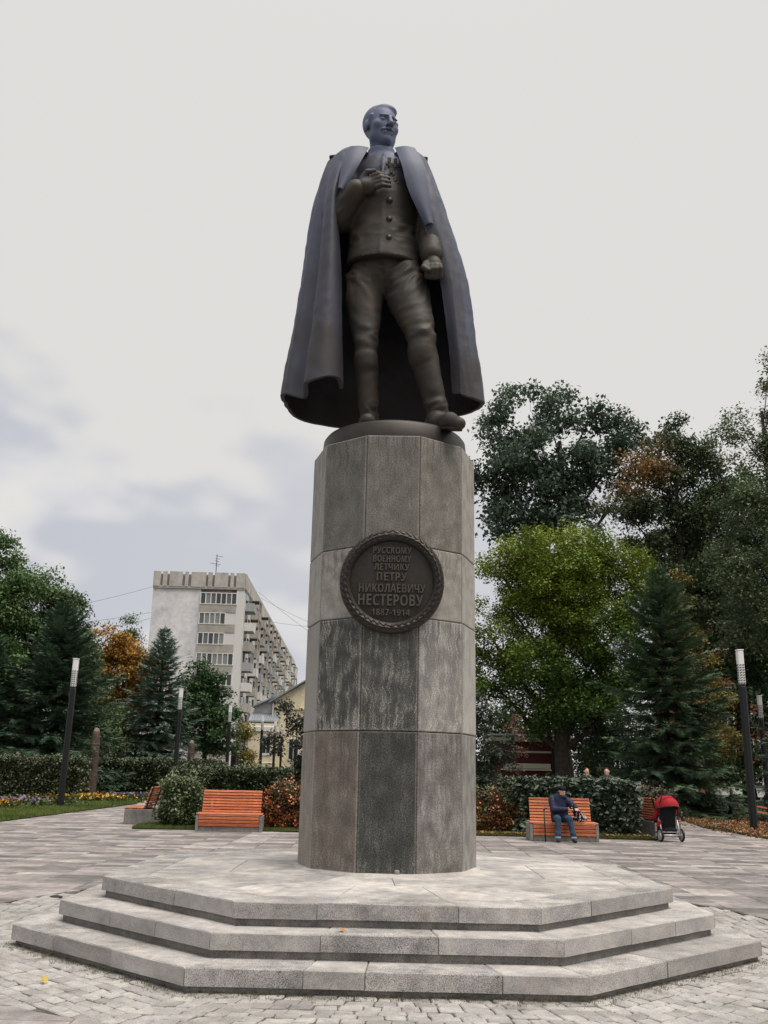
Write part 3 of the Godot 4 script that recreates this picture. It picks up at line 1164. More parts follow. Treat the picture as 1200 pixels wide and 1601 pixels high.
# ---------------------------------------------------------------- the bronze statue
func cr(a: Vector3, b: Vector3, c: Vector3, d: Vector3, t: float) -> Vector3:
	return b.cubic_interpolate(c, a, d, t)

func spline(pts: Array, u: float) -> Vector3:
	var n := pts.size()
	var f := clampf(u, 0.0, 1.0) * (n - 1)
	var i := mini(int(f), n - 2)
	return cr(pts[maxi(i - 1, 0)], pts[i], pts[i + 1], pts[mini(i + 2, n - 1)], f - i)

# two skins of a cloth sheet joined along the border; fn(u, v) gives the outer surface
func cloth(nu: int, nv: int, thick: float, fn: Callable, colour: Callable) -> ArrayMesh:
	var P := []
	for j in nv + 1:
		for i in nu + 1:
			P.append(fn.call(float(i) / nu, float(j) / nv))
	var N := []
	var w := nu + 1
	for j in nv + 1:
		for i in nu + 1:
			var du: Vector3 = P[j * w + mini(i + 1, nu)] - P[j * w + maxi(i - 1, 0)]
			var dv: Vector3 = P[mini(j + 1, nv) * w + i] - P[maxi(j - 1, 0) * w + i]
			N.append(du.cross(dv).normalized())
	var s := Blob.new()
	for side in 2:
		for k in P.size():
			var n: Vector3 = N[k]
			s.v.append(P[k] - n * thick * side)
			s.n.append(n if side == 0 else -n)
			s.c.append(colour.call(P[k], side))
	var T := P.size()
	var q := func(a: int, b: int, c: int, d: int) -> void:
		s.idx.append_array([a, b, c, a, c, d])
	for j in nv:
		for i in nu:
			var a := j * w + i
			q.call(a, a + w, a + w + 1, a + 1)
			q.call(T + a, T + a + 1, T + a + w + 1, T + a + w)
	var edge := func(a: int, b: int, out: Vector3) -> void:
		var base := s.v.size()
		for k in [a, b, T + b, T + a]:
			s.v.append(s.v[k])
			s.n.append(out)
			s.c.append(s.c[k])
		var cr1 := (s.v[base + 1] - s.v[base]).cross(s.v[base + 2] - s.v[base])
		if cr1.dot(out) > 0.0: s.idx.append_array([base, base + 2, base + 1, base, base + 3, base + 2])
		else: s.idx.append_array([base, base + 1, base + 2, base, base + 2, base + 3])
	for i in nu:
		edge.call(i, i + 1, (P[i] - P[i + w]).normalized())
		edge.call(nv * w + i, nv * w + i + 1, (P[nv * w + i] - P[(nv - 1) * w + i]).normalized())
	for j in nv:
		edge.call(j * w, (j + 1) * w, (P[j * w] - P[j * w + 1]).normalized())
		edge.call(j * w + nu, (j + 1) * w + nu, (P[j * w + nu] - P[j * w + nu - 1]).normalized())
	return s.mesh()

func head_ops(c: Vector3, b: Basis, s: float, hair := true) -> Array:
	var g := func(x: float, y: float, z: float) -> Vector3: return c + b * (Vector3(x, y, z) * s)
	var o := []
	var I := b
	o.append(["e", g.call(0, 0.04, -0.018), Vector3(0.074, 0.088, 0.094) * s, I, 0.02 * s])
	o.append(["e", g.call(0, -0.025, 0.022), Vector3(0.065, 0.088, 0.066) * s, I, 0.03 * s])
	o.append(["c", g.call(-0.036, -0.066, 0.02), g.call(0, -0.09, 0.058), 0.026 * s, 0.021 * s, 0.03 * s])
	o.append(["c", g.call(0.036, -0.066, 0.02), g.call(0, -0.09, 0.058), 0.026 * s, 0.021 * s, 0.03 * s])
	o.append(["e", g.call(0, -0.093, 0.068), Vector3(0.018, 0.016, 0.015) * s, I, 0.015 * s])
	for x in [-1.0, 1.0]:
		o.append(["e", g.call(0.044 * x, -0.018, 0.052), Vector3(0.022, 0.02, 0.022) * s, I, 0.02 * s])
		o.append(["x", g.call(0.031 * x, 0.008, 0.096), Vector3(0.020, 0.0125, 0.0165) * s, I, 0.010 * s])
		o.append(["e", g.call(0.031 * x, 0.006, 0.073), Vector3(0.0125, 0.009, 0.0125) * s, I, 0.003 * s])
		o.append(["c", g.call(0.012 * x, 0.026, 0.089), g.call(0.048 * x, 0.027, 0.074), 0.0065 * s, 0.004 * s, 0.010 * s])
		o.append(["e", g.call(0.078 * x, -0.002, -0.012), Vector3(0.011, 0.033, 0.02) * s, I, 0.006 * s])
	o.append(["c", g.call(0, 0.018, 0.088), g.call(0, -0.024, 0.109), 0.0085 * s, 0.0125 * s, 0.008 * s])
	for x in [-1.0, 1.0]:
		o.append(["e", g.call(0.0125 * x, -0.027, 0.098), Vector3(0.0085, 0.008, 0.0105) * s, I, 0.005 * s])
	o.append(["c", g.call(-0.019, -0.063, 0.083), g.call(0.019, -0.063, 0.083), 0.0075 * s, 0.0075 * s, 0.006 * s])
	if hair:
		for x in [-1.0, 1.0]:
			o.append(["c", g.call(0.003 * x, -0.044, 0.095), g.call(0.036 * x, -0.051, 0.079), 0.0075 * s, 0.0035 * s, 0.004 * s])
		o.append(["e", g.call(0, 0.052, -0.032), Vector3(0.079, 0.085, 0.090) * s, I, 0.004 * s])
		o.append(["e", g.call(0.012, 0.092, 0.022), Vector3(0.054, 0.026, 0.046) * s, I, 0.012 * s])
		o.append(["c", g.call(-0.07, 0.04, 0.022), g.call(-0.072, -0.005, 0.012), 0.012 * s, 0.008 * s, 0.008 * s])
		o.append(["c", g.call(0.07, 0.04, 0.022), g.call(0.072, -0.005, 0.012), 0.012 * s, 0.008 * s, 0.008 * s])
	return o

func statue() -> void:
	var t := thing("statue", "standing bronze officer in tunic, boots and long open cape on the tall pedestal", "statue", Vector3(0, PED_TOP, 0))
	var brown := Color(0.043, 0.038, 0.035)
	var blue := Color(0.080, 0.090, 0.130)  # bluish lens haze over the upper statue, put into the cape colour
	var m := vmat(0.58, 0.12, 0.4)
	m.heightmap_enabled = true
	m.heightmap_texture = M.blotch
	m.heightmap_scale = 1.0
	m.uv1_triplanar = true
	m.uv1_scale = Vector3.ONE * 0.8
	var st := smooth_begin()
	lathe(st, [Vector2(0.90, -0.002), Vector2(0.90, 0.02), Vector2(0.885, 0.19), Vector2(0.86, 0.225), Vector2(0.0, 0.23)], 72)
	part("base_disc", done(st), bronze(Color(0.045, 0.038, 0.034), 0.5), t)
	var F := Blob.new()
	# legs, boots
	var hipR := Vector3(-0.43, 2.45, 0.10); var kneeR := Vector3(-0.385, 1.45, 0.27); var ankR := Vector3(-0.325, 0.52, 0.13)
	var hipL := Vector3(0.08, 2.45, 0.14); var kneeL := Vector3(0.31, 1.47, 0.46); var ankL := Vector3(0.515, 0.55, 0.36)
	var L := []
	L.append(["c", Vector3(-0.19, 2.72, 0.1), Vector3(-0.18, 2.56, 0.1), 0.42, 0.34, 0.05, 0.8])
	L.append(["c", hipR, kneeR, 0.262, 0.152, 0.07])
	L.append(["c", hipL, kneeL, 0.300, 0.180, 0.07])
	L.append(["c", hipR + Vector3(-0.03, -0.30, 0.03), hipR.lerp(kneeR, 0.7), 0.215, 0.155, 0.08])
	L.append(["c", hipL + Vector3(0.05, -0.3, 0.05), hipL.lerp(kneeL, 0.75), 0.258, 0.182, 0.08])
	for q in [[kneeR, ankR, 0.84], [kneeL, ankL, 0.95]]:
		var k: Vector3 = q[0]
		var a: Vector3 = q[1]
		var s: float = q[2]
		L.append(["c", k + Vector3(0, -0.10, -0.02), a, 0.172 * s, 0.150 * s, 0.03])
		L.append(["e", k.lerp(a, 0.34) + Vector3(0, 0, -0.06), Vector3(0.165, 0.34, 0.16) * s, Basis.IDENTITY, 0.05])
		L.append(["c", k + Vector3(0, -0.17, -0.01), k + Vector3(0.01, -0.26, -0.02), 0.186 * s, 0.180 * s, 0.008])
	# feet
	var footR := Vector3(-0.33, 0.335, 0.52)
	L.append(["c", ankR + Vector3(0, -0.12, -0.02), ankR + Vector3(0, -0.20, 0.0), 0.125, 0.12, 0.05])
	L.append(["c", ankR + Vector3(0, -0.17, 0.03), footR, 0.115, 0.095, 0.08])
	L.append(["c", ankL + Vector3(0, -0.13, -0.02), ankL + Vector3(0, -0.20, 0.02), 0.15, 0.13, 0.05])
	L.append(["cut", Vector3(0, 0.226, 0), Vector3(0, -1, 0)])
	skin(F, L, 0.026, brown)
	# the left boot steps over the rim of the disc
	var toe := Vector3(0.745, 0.165, 0.93)
	var BL := []
	BL.append(["c", ankL + Vector3(0, -0.10, 0.0), ankL + Vector3(0.01, -0.20, 0.06), 0.148, 0.125, 0.05])
	BL.append(["c", ankL + Vector3(0.0, -0.20, 0.04), Vector3(0.65, 0.295, 0.68), 0.108, 0.10, 0.06])
	BL.append(["c", Vector3(0.65, 0.285, 0.68), toe, 0.10, 0.074, 0.05])
	BL.append(["cut", Vector3(0.55, 0.235, 0.45), Vector3(0.06, -1, -0.34).normalized()])
	skin(F, BL, 0.02, brown)
	var end_legs := F.v.size()
	# soles
	# tunic and sleeves
	var U := []
	U.append(["c", Vector3(-0.21, 3.98, 0.03), Vector3(-0.20, 3.55, 0.09), 0.46, 0.50, 0.1, 0.66])
	U.append(["c", Vector3(-0.20, 3.55, 0.09), Vector3(-0.19, 3.02, 0.12), 0.50, 0.455, 0.12, 0.72])
	U.append(["c", Vector3(-0.19, 3.02, 0.12), Vector3(-0.18, 2.38, 0.13), 0.455, 0.535, 0.06, 0.76])
	U.append(["cut", Vector3(-0.18, 2.615, 0.4), Vector3(-0.035, -1, -0.06).normalized()])
	# front edge of the tunic, chest pockets, collar
	U.append(["c", Vector3(-0.215, 4.25, 0.30), Vector3(-0.225, 3.9, 0.40), 0.02, 0.022, 0.01])
	U.append(["c", Vector3(-0.225, 3.9, 0.385), Vector3(-0.215, 3.5, 0.44), 0.024, 0.024, 0.01])
	U.append(["c", Vector3(-0.215, 3.5, 0.44), Vector3(-0.215, 3.0, 0.445), 0.024, 0.024, 0.01])
	U.append(["c", Vector3(-0.215, 3.0, 0.445), Vector3(-0.235, 2.62, 0.505), 0.024, 0.024, 0.01])
	for q in [[-0.48, 3.05, -0.05, 2.98], [-0.52, 2.92, -0.2, 2.85], [-0.5, 3.18, -0.28, 3.1], [0.16, 3.1, -0.1, 2.98], [0.2, 2.95, 0.0, 2.85]]:
		U.append(["c", Vector3(q[0], q[1], 0.30), Vector3(q[2], q[3], 0.43), 0.03, 0.018, 0.05])
	U.append(["c", Vector3(-0.44, 3.80, 0.34), Vector3(-0.30, 3.80, 0.385), 0.022, 0.022, 0.01])
	U.append(["c", Vector3(-0.10, 3.80, 0.40), Vector3(0.06, 3.80, 0.34), 0.022, 0.022, 0.01])
	U.append(["c", Vector3(-0.23, 4.05, 0.06), Vector3(-0.25, 4.22, 0.07), 0.29, 0.22, 0.05])
	U.append(["c", Vector3(-0.25, 4.26, 0.07), Vector3(-0.255, 4.50, 0.085), 0.195, 0.183, 0.004])
	U.append(["cut", Vector3(-0.25, 4.46, 0.1), Vector3(0, 1, 0.12).normalized()])
	U.append(["g", Vector3(-0.245, 4.24, 0.31), Vector3(-0.25, 4.52, 0.29), 0.03, 0.03, 0.01])
	for x in [-0.72, 0.2]: U.append(["c", Vector3(-0.25, 4.30, 0.0), Vector3(x, 4.10, 0.0), 0.16, 0.20, 0.06])
	# right arm, hand tucked into the front of the tunic
	var elR := Vector3(-0.80, 3.30, 0.26); var wrR := Vector3(-0.565, 3.56, 0.47)
	U.append(["c", Vector3(-0.68, 4.02, 0.0), elR, 0.22, 0.20, 0.05])
	U.append(["c", elR, wrR, 0.205, 0.145, 0.05])
	U.append(["c", wrR + Vector3(-0.11, -0.12, -0.10), wrR + Vector3(-0.025, -0.025, -0.02), 0.168, 0.155, 0.008])
	# left arm hanging, fist
	var elL := Vector3(0.39, 3.28, 0.12); var wrL := Vector3(0.435, 2.66, 0.40)
	U.append(["c", Vector3(0.22, 4.0, 0.02), elL, 0.21, 0.18, 0.05])
	U.append(["c", elL, wrL, 0.185, 0.145, 0.04])
	U.append(["c", wrL + Vector3(-0.01, 0.20, -0.06), wrL + Vector3(0, 0.02, 0.0), 0.160, 0.152, 0.008])
	skin(F, U, 0.025, brown)
	var end_tunic := F.v.size()
	# right hand: back of the palm and four knuckled fingers sliding under the placket, thumb on top
	var hb := Basis(Vector3(0.93, 0.30, 0.2).normalized(), Vector3(-0.3, 0.95, 0).normalized(), Vector3.BACK).orthonormalized()
	var h := []
	var hc := wrR + Vector3(0.155, 0.055, 0.04)
	h.append(["c", wrR, hc - hb.x * 0.06, 0.105, 0.10, 0.04])
	h.append(["e", hc, Vector3(0.15, 0.125, 0.075), hb, 0.05])
	for k in 4:
		var y := 0.085 - k * 0.057
		var a := hc + hb * Vector3(0.10, y, 0.03)
		var b := hc + hb * Vector3(0.20 - absf(k - 1.3) * 0.015, y - 0.004, 0.035)
		h.append(["c", a, b, 0.034, 0.031, 0.012])
		h.append(["c", b, b + hb * Vector3(0.09, -0.01, -0.075), 0.031, 0.026, 0.008])
	h.append(["c", hc + hb * Vector3(-0.05, 0.10, 0.03), hc + hb * Vector3(0.05, 0.165, 0.045), 0.042, 0.036, 0.02])
	h.append(["c", hc + hb * Vector3(0.05, 0.165, 0.045), hc + hb * Vector3(0.14, 0.15, 0.03), 0.036, 0.028, 0.01])
	skin(F, h, 0.0165, brown)
	# left fist
	h = []
	var fc := wrL + Vector3(0.02, -0.225, 0.055)
	h.append(["c", wrL + Vector3(0, -0.04, 0.01), fc + Vector3(0, 0.07, 0), 0.105, 0.10, 0.04])
	h.append(["e", fc, Vector3(0.125, 0.14, 0.10), Basis.IDENTITY, 0.04])
	for k in 4:
		var x := -0.088 + k * 0.058
		var a := fc + Vector3(x, -0.055 + 0.012 * absf(k - 1.5), 0.095)
		var b := fc + Vector3(x, -0.15 + 0.012 * absf(k - 1.5), 0.055)
		h.append(["c", fc + Vector3(x * 0.9, 0.01, 0.085), a, 0.034, 0.035, 0.012])
		h.append(["c", a, b, 0.035, 0.033, 0.008])
		h.append(["c", b, b + Vector3(0, 0.05, -0.085), 0.033, 0.028, 0.008])
	h.append(["c", fc + Vector3(-0.10, 0.06, 0.05), fc + Vector3(-0.135, -0.03, 0.10), 0.042, 0.037, 0.02])
	h.append(["c", fc + Vector3(-0.135, -0.03, 0.10), fc + Vector3(-0.075, -0.085, 0.135), 0.037, 0.03, 0.01])
	skin(F, h, 0.0165, brown)
	# head, turned towards the viewer's right
	var hb2 := Basis(Vector3.UP, 0.50) * Basis(Vector3.RIGHT, 0.09)
	var H := head_ops(Vector3(-0.265, 4.785, 0.11), hb2, 2.78)
	H.append(["c", Vector3(-0.26, 4.60, 0.08), Vector3(-0.25, 4.30, 0.06), 0.152, 0.16, 0.05])
	skin(F, H, 0.0135, brown)
	# creases of cloth and leather: diagonal, gathered at knees, groin, ankles, elbows and waist
	var w1 := noise(1.0, 71, 2)
	var w2 := noise(1.0, 72, 2)
	for i in F.v.size():
		var p := F.v[i]
		if p.y > 4.2 or i >= end_tunic: continue
		var amp := 0.0
		var dia := 0.0
		if i < end_legs:
			var kn := exp(-pow((p.y - 1.52) / 0.19, 2.0))
			var gr := exp(-pow((p.y - 2.35) / 0.32, 2.0))
			var an := exp(-pow((p.y - 0.58) / 0.11, 2.0))
			amp = 0.006 + 0.011 * kn + 0.017 * gr
			if p.y < 1.36: amp = 0.003 + 0.026 * an
			if p.y < 0.44: amp = 0.0
			dia = 0.7 if p.x > -0.17 else -0.6
			dia *= gr + 0.4
		elif p.x < -0.62 or p.x > 0.28:
			amp = 0.011
			dia = 0.8
			if p.y < 2.86 or (p.x > -0.72 and p.z > 0.40): amp = 0.003
		else:
			amp = 0.004 + 0.017 * exp(-pow((p.y - 3.02) / 0.22, 2.0)) * smoothstep(0.06, 0.3, absf(p.x + 0.2))
		var q := Vector3(p.x * 2.0, p.y * 4.2 - p.x * dia * 4.2 + p.z * 1.4, p.z * 2.0)
		var a := w1.get_noise_3dv(q)
		var b2 := w2.get_noise_3dv(q * 1.7 + Vector3(3, 0, 0))
		F.v[i] = p + F.n[i] * amp * ((0.5 - absf(a) * 2.2) + 0.4 * b2)
	F.renormal()
	# bluish lens haze painted into the head and shoulders, rain-washed brown below; uneven
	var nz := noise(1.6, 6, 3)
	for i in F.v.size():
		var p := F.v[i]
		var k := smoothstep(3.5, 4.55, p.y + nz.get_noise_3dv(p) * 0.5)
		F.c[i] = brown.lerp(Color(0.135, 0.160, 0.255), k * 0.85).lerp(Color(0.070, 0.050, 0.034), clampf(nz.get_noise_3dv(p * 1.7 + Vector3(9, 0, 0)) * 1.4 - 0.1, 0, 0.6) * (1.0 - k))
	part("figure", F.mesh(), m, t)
	# soles of the boots
	var so := smooth_begin()
	lathe(so, [Vector2(0.0, -0.02), Vector2(1.0, -0.02), Vector2(1.0, 0.02), Vector2(0.0, 0.02)], 20)
	var sole := done(so)
	var s1 := part("boot_sole", sole, bronze(Color(0.05, 0.042, 0.037)), t)
	s1.transform = Transform3D(Basis(Vector3.UP, 0.0) * Basis.from_scale(Vector3(0.125, 1.0, 0.33)), Vector3(-0.33, 0.246, 0.33))
	var s2 := part("boot_sole", sole, bronze(Color(0.05, 0.042, 0.037)), t)
	s2.transform = Transform3D(Basis(Vector3.UP, 0.40) * Basis(Vector3.RIGHT, 0.33) * Basis.from_scale(Vector3(0.10, 0.8, 0.27)), Vector3(0.65, 0.185, 0.70))
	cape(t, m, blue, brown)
	# buttons, medals
	var bm := bronze(Color(0.06, 0.052, 0.05), 0.45)
	var bs := smooth_begin()
	lathe(bs, [Vector2(0.042, -0.02), Vector2(0.042, 0.008), Vector2(0.03, 0.022), Vector2(0.0, 0.028)], 14, Vector3.ZERO, Basis(Vector3.RIGHT, PI / 2))
	var bmesh := done(bs)
	for q in [[3.44, 0.455], [3.16, 0.455], [2.88, 0.47]]:
		part("button", bmesh, bm, t, Vector3(-0.125, q[0], q[1]))
	var cross := begin()
	for k in 4: bx(cross, Vector3(cos(k * PI / 2), sin(k * PI / 2), 0) * 0.032, Vector3(0.036, 0.036, 0.014), 0.006, Basis(Vector3.BACK, k * PI / 2))
	bx(cross, Vector3(0, 0.075, -0.004), Vector3(0.05, 0.06, 0.01), 0.004)
	var cm := done(cross)
	for q in [[-0.14, 4.06, 0.355], [-0.06, 4.05, 0.352], [0.02, 4.03, 0.342], [-0.11, 3.88, 0.385], [-0.06, 3.73, 0.415]]:
		part("medal", cm, bm, t, Vector3(q[0], q[1], q[2]))
	# shoulder boards under the cape's collar
	for s in [-1.0, 1.0]:
		var e := part("epaulette", box_mesh(Vector3(0.42, 0.03, 0.26), 0.012), m, t)
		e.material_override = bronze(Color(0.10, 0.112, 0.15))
		e.transform = Transform3D(Basis(Vector3.BACK, -s * 0.16), Vector3(-0.29 + s * 0.465, 4.36, 0.02))

func cape(t: Node3D, m: Material, blue: Color, brown: Color) -> void:
	var lv := [
		[4.40, [[-0.47, 0.25], [-0.505, 0.21], [-0.53, 0.16], [-0.55, 0.10], [-0.56, 0.05], [-0.56, 0.0], [-0.55, -0.06], [-0.48, -0.18], [-0.36, -0.25], [-0.22, -0.27], [-0.08, -0.25], [0.02, -0.18], [0.07, -0.06], [0.085, 0.03], [0.075, 0.13], [0.02, 0.24]]],
		[4.28, [[-0.60, 0.34], [-0.68, 0.35], [-0.76, 0.33], [-0.84, 0.27], [-0.91, 0.18], [-0.965, 0.08], [-0.98, -0.04], [-0.85, -0.2], [-0.55, -0.31], [-0.22, -0.35], [0.10, -0.31], [0.31, -0.2], [0.40, -0.03], [0.36, 0.15], [0.23, 0.30], [0.03, 0.38]]],
		[3.55, [[-0.785, 0.28], [-0.815, 0.46], [-0.87, 0.50], [-0.95, 0.42], [-1.0, 0.27], [-1.09, 0.16], [-1.185, -0.03], [-1.02, -0.3], [-0.65, -0.48], [-0.2, -0.54], [0.25, -0.48], [0.53, -0.28], [0.62, 0.0], [0.57, 0.27], [0.42, 0.46], [0.17, 0.50]]],
		[2.45, [[-0.73, 0.22], [-0.775, 0.48], [-0.87, 0.56], [-1.0, 0.47], [-1.035, 0.26], [-1.18, 0.20], [-1.275, -0.03], [-1.12, -0.38], [-0.75, -0.6], [-0.22, -0.66], [0.3, -0.6], [0.70, -0.36], [0.905, 0.0], [0.865, 0.28], [0.70, 0.46], [0.50, 0.42]]],
		[1.55, [[-0.69, 0.2], [-0.735, 0.49], [-0.88, 0.60], [-1.05, 0.51], [-1.09, 0.26], [-1.27, 0.22], [-1.375, -0.04], [-1.22, -0.42], [-0.8, -0.66], [-0.24, -0.73], [0.33, -0.67], [0.78, -0.4], [1.01, 0.0], [0.96, 0.30], [0.80, 0.44], [0.64, 0.34]]],
		[0.76, [[-0.655, 0.2], [-0.70, 0.50], [-0.89, 0.63], [-1.11, 0.54], [-1.15, 0.26], [-1.35, 0.24], [-1.465, -0.05], [-1.30, -0.46], [-0.85, -0.73], [-0.25, -0.81], [0.35, -0.74], [0.86, -0.44], [1.10, 0.0], [1.05, 0.31], [0.88, 0.43], [0.70, 0.32]]]]
	var fold_n := noise(1.0, 44, 3)
	var lines := []
	for l in lv:
		var pts := []
		for q in l[1]: pts.append(Vector3(q[0], l[0], q[1]))
		lines.append(pts)
	var fn := func(u: float, v: float) -> Vector3:
		# v spaced by height
		var y := lerpf(4.40, 0.76, v)
		var i := 0
		while i < lv.size() - 2 and y < lv[i + 1][0]: i += 1
		var f: float = (lv[i][0] - y) / (lv[i][0] - lv[i + 1][0])
		var a := spline(lines[maxi(i - 1, 0)], u)
		var b := spline(lines[i], u)
		var c := spline(lines[i + 1], u)
		var d := spline(lines[mini(i + 2, lv.size() - 1)], u)
		var p := b.cubic_interpolate(c, a, d, f) if i > 0 else b.lerp(c, sin(f * PI / 2))
		p.y = y
		if i == 0: p.y = lerpf(4.40, 4.28, f * f * 0.7 + f * 0.3)
		# soft vertical folds, deeper towards the hem
		var s := u * 15.0
		var deep := pow(v, 1.2)
		var away := Vector3(p.x + 0.2, 0, p.z + 0.1).normalized()
		var wv := 0.62 - 1.0 * absf(sin(s * 1.15 + 0.5 + v * 0.45)) + sin(s * 4.1 - v * 1.7) * 0.16 + sin(s * 1.1 + 2.0) * 0.3
		var mask := smoothstep(3.6, 5.2, s) * (1.0 - smoothstep(14.0, 15.0, s))
		p += away * wv * (0.018 + 0.05 * deep) * mask
		p += away * fold_n.get_noise_3d(u * 34.0, v * 3.0, 0.0) * (0.010 + 0.012 * deep) * mask + away * fold_n.get_noise_3d(p.x * 5.0, p.y * 5.0, p.z * 5.0 + 9.0) * 0.008
		# the hem hangs unevenly
		var hem := 0.05 * sin(s * 1.3 + 0.5)
		if s < 4.0: hem += 0.10 * smoothstep(4.2, 3.4, s)
		p.y += hem * v * v
		return p
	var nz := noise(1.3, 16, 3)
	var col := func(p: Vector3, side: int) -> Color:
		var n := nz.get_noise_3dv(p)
		var k := clampf(smoothstep(0.3, 2.7, p.y + n * 0.9) * 0.75 + 0.22 + n * 0.3, 0, 1)  # share of painted haze blue, growing with height
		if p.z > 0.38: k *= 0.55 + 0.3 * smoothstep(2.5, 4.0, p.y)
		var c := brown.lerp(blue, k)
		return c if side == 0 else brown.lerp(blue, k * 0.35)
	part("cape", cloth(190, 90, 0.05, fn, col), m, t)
	# turned down collar of the cape, its wings standing off the neck, and the two lapels
	var inner := [Vector3(-0.44, 4.30, 0.27), Vector3(-0.43, 4.37, 0.16), Vector3(-0.43, 4.40, 0.04), Vector3(-0.40, 4.41, -0.10), Vector3(-0.25, 4.41, -0.15), Vector3(-0.11, 4.41, -0.10), Vector3(-0.08, 4.40, 0.04), Vector3(-0.085, 4.37, 0.16), Vector3(-0.06, 4.30, 0.27)]
	var outer := [Vector3(-0.66, 4.28, 0.31), Vector3(-0.715, 4.455, 0.18), Vector3(-0.72, 4.46, 0.02), Vector3(-0.58, 4.42, -0.26), Vector3(-0.25, 4.40, -0.36), Vector3(0.06, 4.42, -0.26), Vector3(0.20, 4.46, 0.02), Vector3(0.205, 4.455, 0.18), Vector3(0.17, 4.28, 0.33)]
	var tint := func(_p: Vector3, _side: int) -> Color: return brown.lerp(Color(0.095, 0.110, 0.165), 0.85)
	var cf := func(u: float, v: float) -> Vector3:
		return spline(inner, u).lerp(spline(outer, u), v) + Vector3(0, 0.05 * sin(v * PI) - 0.03 * smoothstep(0.85, 1.0, v), 0)
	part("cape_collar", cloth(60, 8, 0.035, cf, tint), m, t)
	var lapels := [[[Vector3(-0.68, 4.28, 0.34), Vector3(-0.745, 3.98, 0.42), Vector3(-0.775, 3.56, 0.49)], [Vector3(-0.43, 4.31, 0.31), Vector3(-0.53, 3.98, 0.45), Vector3(-0.75, 3.52, 0.49)]],
		[[Vector3(-0.06, 4.31, 0.315), Vector3(0.03, 3.92, 0.50), Vector3(0.13, 3.50, 0.54), Vector3(0.36, 3.05, 0.49)], [Vector3(0.19, 4.29, 0.34), Vector3(0.31, 3.92, 0.47), Vector3(0.38, 3.46, 0.50), Vector3(0.42, 3.06, 0.48)]]]
	for l in lapels:
		var lf := func(u: float, v: float) -> Vector3:
			return spline(l[0], v).lerp(spline(l[1], v), u) + Vector3(0, 0, 0.035 * sin(u * PI) + 0.01)
		part("lapel", cloth(8, 24, 0.03, lf, tint), m, t)

